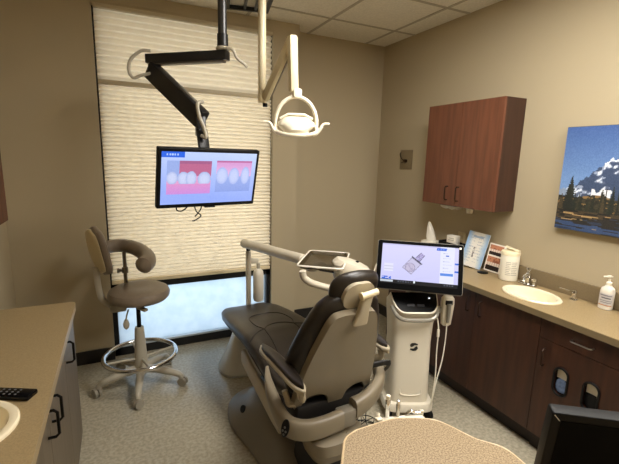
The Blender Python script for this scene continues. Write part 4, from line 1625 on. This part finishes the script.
# local x = long axis?  long side along (1.025-1.25, 1.757-2.04)
lx, ly = .235, .36
o1 = rrect(lx, ly, .03, 6)
def scale(o, k, dz, n=None):
    return [((x * (lx + 2 * k) / lx), (y * (ly + 2 * k) / ly), dz) for x, y in o]
rings = [scale(o1, -.004, .0), scale(o1, .0, .002), scale(o1, .008, .016), scale(o1, .012, .017), scale(o1, .012, .020), scale(o1, .004, .020), scale(o1, -.010, .005), scale(o1, -.012, .004)]
loft(bm, rings)
link_mesh('tray_pan', bm, M_steel, t, angle=40)
bm = bmesh.new()
tube(bm, [(x * (lx + .022) / lx, y * (ly + .022) / ly, .018) for x, y in o1], .006, 8, closed=True)
link_mesh('tray_rim', bm, mat('tray_rim_highlight', (240, 234, 220), .22, metal=.1), t)  # highlights on the metal rim put into its near-white colour
TRAY = t

# water bottle
t = thing('water_bottle', 'white capsule-shaped water bottle hanging from the delivery post bracket', 'water bottle', (.945, 2.85, .50))
bm = bmesh.new(); lathe(bm, [(.018, -.03), (.035, -.02), (.041, 0), (.041, .195), (.036, .220), (.018, .238), (.012, .243)], n=28)
link_mesh('bottle', bm, mat('bottle_cream', (224, 216, 198), .35), t)
bm = bmesh.new(); lathe(bm, [(.013, .240), (.014, .245), (.014, .280), (.010, .284)], n=20)
link_mesh('cap', bm, M_stoolp, t)

# ------------------------------------------------------------------ scanner cart
SC = V((1.612, 1.842, 0))
syaw = R(-24)
t = thing('scanner_cart', 'white intraoral scanner cart with touch screen standing between dental chair and counter', 'scanner cart', SC, syaw)
# local: x right, -y toward viewer
bm = bmesh.new()
rings = []
for z, hw, hd, yo in ((.055, .150, .145, 0), (.06, .158, .152, 0), (.095, .158, .152, 0), (.108, .150, .145, 0), (.112, .13, .13, 0)):
    rings.append([(a, yo + b, z) for a, b in superell(hw, hd, 40, 5)])
loft(bm, rings)
link_mesh('base', bm, M_scan, t)
for sx in (-1, 1):
    for sy in (-1, 1):
        bm = bmesh.new()
        c = V((sx * .125, sy * .125, .030))
        ax = V((math.cos(.5 * sx), math.sin(.5 * sx), 0))
        cyl(bm, c - ax * .012, c + ax * .012, .030, n=22)
        cyl(bm, c + V((0, 0, .02)), c + V((0, 0, .058)), .012, n=12)
        link_mesh('caster', bm, M_black, t)
bm = bmesh.new()
rings = []
for z, hw, hd, yo in ((.108, .125, .125, .0), (.13, .128, .125, .0), (.30, .125, .118, .0), (.48, .124, .112, .005), (.60, .130, .112, .01), (.68, .138, .115, .012), (.72, .138, .11, .018), (.735, .13, .10, .02)):
    rings.append([(a, yo + b, z) for a, b in superell(hw, hd, 44, 5)])
loft(bm, rings)
body = link_mesh('body', bm, M_scan, t)
# console: tilted panel
cm = Matrix.Translation((0, -.085, .752)) @ Matrix.Rotation(R(40), 4, 'X')
out_rim = rounded([(-.145, .075), (-.135, .0), (-.10, -.072), (.105, -.072), (.138, -.02), (.147, .075)], [.004, .05, .05, .04, .04, .004], 6)
bm = bmesh.new(); prism(bm, out_rim[::-1], -.045, 0, .004, cm)
link_mesh('console_rim', bm, M_scan, t)
in_rim = rounded([(-.138, .072), (-.127, .0), (-.095, -.062), (.098, -.062), (.13, -.018), (.140, .072)], [.003, .05, .045, .035, .04, .003], 6)
bm = bmesh.new(); prism(bm, in_rim[::-1], .0, .003, 0, cm)
con = link_mesh('console_panel', bm, M_blackg, t)
for xx in (-.03, .03):
    bm = bmesh.new(); prism(bm, rrect(.045, .016, .006), .003, .0042, 0, cm @ Matrix.Translation((xx, -.018, 0)))
    link_mesh('console_button', bm, mat('console_key', (38, 38, 42), .3), con)
bm = bmesh.new(); prism(bm, rrect(.010, .006, .002), .003, .0042, 0, cm @ Matrix.Translation((.09, .032, 0)))
link_mesh('status_light', bm, mat('status_led', (240, 244, 255), .3, emit=(230, 240, 255), estr=1.5), con)
bm = bmesh.new()
tube(bm, smooth_path([(-.138, -.075, .725), (-.12, -.128, .690), (-.08, -.142, .668), (0, -.146, .664), (.08, -.142, .668), (.12, -.128, .690), (.138, -.075, .725)]), .012, 10)
link_mesh('trim_band', bm, M_scang, t)
# front emblem: two curved halves
def emblem(pts, zc, name):
    b = bmesh.new()
    vs = [b.verts.new((x, 0, z)) for x, z in pts]
    b.faces.new(vs)
    r = bmesh.ops.extrude_face_region(b, geom=list(b.faces))
    for v in [g for g in r['geom'] if isinstance(g, bmesh.types.BMVert)]:
        v.co.y -= .002
    for v in b.verts:
        v.co += V((.005, -.1085, zc))
    return b
M_logo = mat('emblem_black', (24, 24, 26), .4)
S = .026
link_mesh('emblem_top', emblem([(-S * .9, S * .15), (-S * .95, S * .55), (-S * .55, S * .95), (S * .2, S), (S * .9, S * .7), (S * .9, S * .45), (S * .1, S * .45), (-S * .3, S * .1), (-S * .6, -S * .05)], .478, ''), M_logo, body)
link_mesh('emblem_bottom', emblem([(S * .9, -S * .15), (S * .95, -S * .5), (S * .5, -S * .95), (-S * .2, -S), (-S * .9, -S * .7), (-S * .8, -S * .4), (-S * .1, -S * .4), (S * .35, -S * .05), (S * .7, S * .2)], .478, ''), M_logo, body)
bm = bmesh.new()
tube(bm, smooth_path([(-.068, -.119, .20), (-.062, -.123, .17), (-.03, -.1245, .160), (.03, -.1245, .160), (.062, -.123, .17), (.068, -.119, .20)]), .0045, 8)
link_mesh('handle_recess', bm, M_scan, body)
# neck & screen
SM = Matrix.Rotation(-syaw, 4, 'Z') @ Matrix.Translation(-SC) @ pose((1.578, 1.758, .98), R(-38.8), R(22.1))
bm = bmesh.new()
bar(bm, (0, .03, .72), SM @ V((0, .05, -.02)), .07, .05, .01)
link_mesh('screen_neck', bm, M_scang, t)
bm = bmesh.new(); prism(bm, rrect(.497, .297, .012, 5), 0, .022, .003, SM @ Matrix.Rotation(R(-90), 4, 'X'))
scr = link_mesh('screen_housing', bm, M_scang, t)
bm = bmesh.new(); prism(bm, rrect(.491, .291, .010, 5), 0, .003, 0, SM @ Matrix.Translation((0, -.004, 0)) @ Matrix.Rotation(R(-90), 4, 'X'))
link_mesh('screen_bezel', bm, M_off, scr)
bm = bmesh.new(); prism(bm, rrect(.012, .012, .003), 0, .001, 0, SM @ Matrix.Translation((.228, -.0055, .125)) @ Matrix.Rotation(R(-90), 4, 'X'))
link_mesh('bezel_badge', bm, M_white, scr)
def seg_d(px, py, ax, ay, bx_, by_):
    vx, vy = bx_ - ax, by_ - ay
    q = max(0, min(1, ((px - ax) * vx + (py - ay) * vy) / (vx * vx + vy * vy)))
    return math.hypot(px - ax - q * vx, py - ay - q * vy)
def scan_fn(u, v):
    c = mixc((216, 214, 250), (202, 202, 244), v)
    if v < .03: c = (196, 194, 232)
    x, y = u * 1.72, v      # aspect
    # scanner tip: rotated rectangle with lens
    if .77 < u < .95: c = (228, 230, 252)
    cx, cy = .69, .53
    ang = math.radians(-52)
    dx, dy = x - cx, y - cy
    a = dx * math.cos(ang) + dy * math.sin(ang)
    b = -dx * math.sin(ang) + dy * math.cos(ang)
    if abs(a) < .17 and abs(b) < .135:
        c = (200, 196, 226)
        if abs(abs(a) - .165) < .008 or abs(abs(b) - .13) < .007: c = (140, 136, 166)
    rr_ = math.hypot(a + .05, b)
    if rr_ < .115:
        c = (196, 188, 214)
        if rr_ > .10: c = (150, 144, 176)
        elif abs(a + .05 + .3 * b) < .01 or vn(a * 40, b * 40) > .7: c = (172, 164, 196)
    if .20 < a < .40 and abs(b) < .075 - (a - .2) * .1:
        c = (186, 178, 220)
        if abs(b) > .058 - (a - .2) * .1: c = (90, 88, 112)
        if vn(a * 40, b * 50) > .62: c = (150, 142, 190)
    if abs(a - .185) < .014 and abs(b) < .15: c = (66, 66, 84)
    if .72 < u + (v - .05) * .18 < .85 and .035 < v < .10:
        c = (40, 96, 214)
        if .055 < v < .075 and math.sin(u * 300) > 0: c = (150, 184, 240)
    if .80 < u < .94:
        for vv, w in ((.16, .05), (.28, .09), (.36, .08), (.44, .10), (.52, .07), (.60, .09)):
            if abs(v - vv) < .008 and u < .81 + w and math.sin(u * 500) > -.3: c = (186, 190, 222)
        if abs(v - .22) < .013 and .84 < u < .88: c = (84, 116, 206)
    if .775 < u < .935 and abs(v - .685) < .032: c = (90, 140, 226)
    if .955 < u and abs(v - .40) < .022: c = (60, 110, 214)
    if .955 < u and abs(v - .60) < .022: c = (60, 110, 214)
    if .04 < u < .16 and .50 < v < .70:
        c = (224, 224, 246)
        if int(v * 50) % 4 == 0: c = (200, 202, 226)
    if u < .14 and .83 < v < .90:
        c = (44, 102, 218) if u > .02 and vn(u * 60, v * 40) > .25 else c
    if v > .90:
        c = (14, 17, 24)
        if u < .17 and .915 < v < .965: c = (196, 204, 214)
        if abs(u - .45) < .012 and v < .955: c = (226, 236, 240)
        if (.22 < u < .4 or .82 < u < .94) and .93 < v < .96 and math.sin(u * 190) > .1: c = (92, 98, 112)
    return c
picture('screen', .440, .238, 172, 94, scan_fn, attr_mat('scanner_picture', .92, .2), scr, SM @ Matrix.Translation((0, -.0045, .008)))
# wand holder and wand
hx = .207
bm = bmesh.new()
rings = []
for z, hw, hd in ((.60, .018, .012), (.61, .030, .018), (.66, .034, .022), (.74, .040, .026), (.775, .038, .026), (.79, .028, .018)):
    rings.append([(hx + a, -.06 + b, z) for a, b in superell(hw, hd, 28, 3)])
loft(bm, rings)
hold = link_mesh('wand_holder', bm, M_scan, t)
bm = bmesh.new()
bar(bm, (.12, -.05, .70), (hx - .02, -.055, .70), .03, .04, .006)
link_mesh('holder_bracket', bm, M_scang, hold)
bm = bmesh.new()
box(bm, (hx, -.084, .755), (.045, .012, .030), .005)
link_mesh('wand_cradle', bm, M_black, hold)
bm = bmesh.new()
tube(bm, [(hx, -.088, .75), (hx, -.09, .70), (hx, -.088, .63)], [.014, .012, .009], 14)
link_mesh('wand', bm, M_scang, hold)
bm = bmesh.new()
tube(bm, smooth_path([(hx - .005, -.09, .62), (hx - .008, -.10, .52), (hx - .025, -.12, .40), (hx - .055, -.14, .28), (hx - .075, -.155, .18), (hx - .085, -.155, .118)]), .0038, 8)
tube(bm, smooth_path([(.135, -.10, .67), (.142, -.122, .60), (.140, -.13, .45), (.143, -.135, .30), (.130, -.15, .16), (.128, -.15, .118)]), .0038, 8)
link_mesh('wand_cable', bm, M_white, t)
bm = bmesh.new(); cyl(bm, (.141, -.124, .60), (.1405, -.128, .555), .008, n=12)
link_mesh('cable_clip', bm, M_white, t)

# ------------------------------------------------------------------ foot control with wire guard
t = thing('foot_control', 'round foot control with a black wire ring guard on the floor under the chair back', 'foot control', (1.245, 1.74, 0))
bm = bmesh.new()
lathe(bm, [(.055, 0), (.06, .004), (.055, .018), (.04, .026), (.001, .028)], n=32)
link_mesh('pedal', bm, mat('pedal_grey', (150, 142, 124), .4), t)
bm = bmesh.new()
for rr_, z in ((.078, .05), (.074, .02)):
    tube(bm, [(rr_ * math.cos(a), rr_ * math.sin(a), z) for a in [2 * math.pi * k / 40 for k in range(40)]], .0028, 6, closed=True)
for k in range(6):
    a = R(60 * k + 15)
    tube(bm, smooth_path([(.056 * math.cos(a), .056 * math.sin(a), .012), (.074 * math.cos(a), .074 * math.sin(a), .02), (.078 * math.cos(a), .078 * math.sin(a), .05), (.04 * math.cos(a), .04 * math.sin(a), .062), (0, 0, .064)]), .0022, 6)
tube(bm, [(0, 0, .06), (0, 0, .13)], .003, 6)
link_mesh('wire_guard', bm, M_black, t)

# ------------------------------------------------------------------ foreground mobile work cart
ZW = .80
out = [(.496, .784), (.548, .861), (.585, .884), (.706, .886), (.758, .878), (.842, .836), (.876, .804), (.911, .715), (.951, .648), (.957, .58)]
path = [(p.x, p.y) for p in smooth_path([V((x, y, 0)) for x, y in [(.42, .67), (.496, .784), (.553, .868)] ], 3)]
right = [(p.x, p.y) for p in smooth_path([V((x, y, 0)) for x, y in [(.60, .884), (.706, .884), (.758, .876), (.842, .835), (.874, .79), (.905, .71), (.948, .655), (.950, .60), (.945, .53), (1.0, .47), (1.08, .42), (1.12, .33)]], 4)]
poly = [(.30, .49)] + [(p.x, p.y) for p in smooth_path([V((x, y, 0)) for x, y in [(.42, .67), (.490, .776), (.532, .838), (.553, .864), (.580, .879)]], 3)][:-1] + right + [(1.10, .15), (.85, .02), (.50, .12)]
# remove near duplicates
pp = []
for q in poly:
    if not pp or math.hypot(q[0] - pp[-1][0], q[1] - pp[-1][1]) > .004:
        pp.append(q)
poly = pp
WO = V((.72, .45, 0))
t = thing('work_cart', 'mobile cart with a speckled tan worktop and light edge band', 'cart', WO)
bm = bmesh.new(); prism(bm, [(x - WO.x, y - WO.y) for x, y in poly], ZW - .028, ZW, .004)
link_mesh('worktop', bm, [M_speck], t, smooth=False)
bm = bmesh.new()
edge = [(x - WO.x, y - WO.y, ZW - .005) for x, y in poly]
tube(bm, edge, .0055, 8, closed=True)
link_mesh('edge_band', bm, M_speckedge, t)
bm = bmesh.new()
cyp = [((x - WO.x) * .82, (y - WO.y) * .82) for x, y in poly]
prism(bm, cyp, .10, ZW - .028, 0)
link_mesh('cabinet_body', bm, M_shellL, t, smooth=False)
for sx, sy in ((-.18, .08), (.08, .28), (.25, -.05), (-.05, -.22)):
    bm = bmesh.new()
    c = V((sx, sy, .04))
    cyl(bm, c - V((.012, 0, 0)), c + V((.012, 0, 0)), .04, n=22)
    cyl(bm, c + V((0, 0, .03)), c + V((0, 0, .10)), .012, n=12)
    link_mesh('caster', bm, M_black, t)
# instrument holder on the far edge
bm = bmesh.new()
bar(bm, V((.70, .905, .775)) - WO, V((.85, .868, .775)) - WO, .04, .02, .005)
link_mesh('holder_rail', bm, M_white, t)

def handpiece(x, y, z0, z1, r, label, m, grp=None):
    t = thing('suction_handpiece', label, 'handpiece', (x, y, z0), 0, 'suction handpieces behind the worktop')
    h_ = z1 - z0
    bm = bmesh.new(); lathe(bm, [(r * .7, 0), (r, .01), (r, h_ * .75), (r * 1.15, h_ * .78), (r * 1.15, h_ * .9), (r * .8, h_)], n=20)
    link_mesh('barrel', bm, m, t)
    bm = bmesh.new(); lathe(bm, [(r * .95, h_ * .93), (r * .95, h_ + .008), (r * .4, h_ + .010)], n=20)
    link_mesh('tip', bm, M_white if m is M_chrome else M_chrome, t)
handpiece(.738, .916, .745, .852, .0075, 'tall chrome suction handpiece standing behind the speckled worktop edge', M_chrome)
handpiece(.772, .905, .745, .832, .006, 'shorter chrome suction handpiece beside the tall one', M_nickel)
t = thing('air_water_syringe', 'small white and chrome syringe lying in the rail behind the speckled worktop', 'syringe', (.815, .890, .785))
bm = bmesh.new(); tube(bm, smooth_path([(-.015, .004, .008), (0, .002, .014), (.012, -.002, .008), (.03, -.008, .006)]), .005, 10)
link_mesh('barrel', bm, M_chrome, t)
bm = bmesh.new(); lathe(bm, [(.005, 0), (.006, .002), (.006, .014), (.002, .016)], (.035, -.010, .0), 12)
link_mesh('button', bm, M_white, t)
bm = bmesh.new(); box(bm, (.688, .912, .783), (.028, .022, .022), .004)
bm.free()
t = thing('white_connector_block', 'small white plastic block at the corner of the holder behind the worktop', 'connector', (.700, .908, .785))
link_mesh('block', bx(-.010, .010, -.009, .009, 0, .012, bev=.003), M_white, t)
bm = bmesh.new(); cyl(bm, (.0, .006, .014), (.004, .010, .022), .006, n=12)
link_mesh('cap', bm, M_white, t)

# ------------------------------------------------------------------ black monitor in the near corner
BW, BH = .38, .245
byaw_, btilt = R(-36), R(-8)
TL = V((.796, .447, 1.086))
P_ = pose((0, 0, 0), byaw_, btilt)
ctr = TL - (P_ @ V((-BW / 2, 0, BH / 2)))
BM = pose(ctr, byaw_, btilt)
base = V((ctr.x + .035, ctr.y + .035, ZW))
t = thing('desktop_monitor', 'switched-off black monitor on a stand on the speckled tan worktop', 'monitor', base)
Lb = Matrix.Translation(-base) @ BM
bm = bmesh.new()
prism(bm, rrect(BW, BH, .006, 3), 0, .03, .003, Lb @ Matrix.Rotation(R(-90), 4, 'X'))
link_mesh('screen_housing', bm, M_black, t)
bm = bmesh.new(); prism(bm, rrect(BW - .036, BH - .036, .002, 2), 0, .001, 0, Lb @ Matrix.Translation((0, -.0015, 0)) @ Matrix.Rotation(R(-90), 4, 'X'))
link_mesh('screen', bm, M_off, t)
bm = bmesh.new()
bar(bm, Lb @ V((-BW / 2 + .003, -.003, BH / 2 - .003)), Lb @ V((-BW / 2 + .014, -.003, BH / 2 - .016)), .002, .002, 0)
link_mesh('corner_trim', bm, M_chrome, t)
bm = bmesh.new()
bar(bm, (0, 0, .006), Lb @ V((0, .035, -.02)), .05, .018, .004)
link_mesh('stand_neck', bm, M_black, t)
bm = bmesh.new(); lathe(bm, [(.08, 0), (.082, .004), (.07, .010), (.001, .012)], n=32)
link_mesh('stand_base', bm, M_black, t)

# ------------------------------------------------------------------ world, camera
w = bpy.data.worlds.new('World')
scene.world = w
w.use_nodes = True
bg = w.node_tree.nodes['Background']
bg.inputs[0].default_value = (0.86, 0.93, 1.0, 1)
bg.inputs[1].default_value = 2.7

cam = bpy.data.cameras.new('Camera')
co = bpy.data.objects.new('Camera', cam)
col.objects.link(co)
F = 395.7
cam.sensor_fit = 'HORIZONTAL'
cam.sensor_width = 36
cam.lens = F / 619 * 36
cam.clip_start = .02
yaw_, pit_, rol_ = .4509, .1862, .0258
fw = V((math.sin(yaw_) * math.cos(pit_), math.cos(yaw_) * math.cos(pit_), -math.sin(pit_)))
rr0 = V((math.cos(yaw_), -math.sin(yaw_), 0))
uu0 = rr0.cross(fw)
r2 = rr0 * math.cos(rol_) + uu0 * math.sin(rol_)
u2 = -rr0 * math.sin(rol_) + uu0 * math.cos(rol_)
mw = Matrix(((r2.x, u2.x, -fw.x, 0), (r2.y, u2.y, -fw.y, 0), (r2.z, u2.z, -fw.z, 1.6), (0, 0, 0, 1)))
co.matrix_world = mw
scene.camera = co
scene.view_settings.view_transform = 'Standard'
scene.view_settings.look = 'None'
scene.view_settings.gamma = 1
scene.view_settings.exposure = 0.22
scene.view_settings.use_curve_mapping = False
scene.cycles.use_denoising = True
scene.cycles.max_bounces = 10
scene.cycles.diffuse_bounces = 6
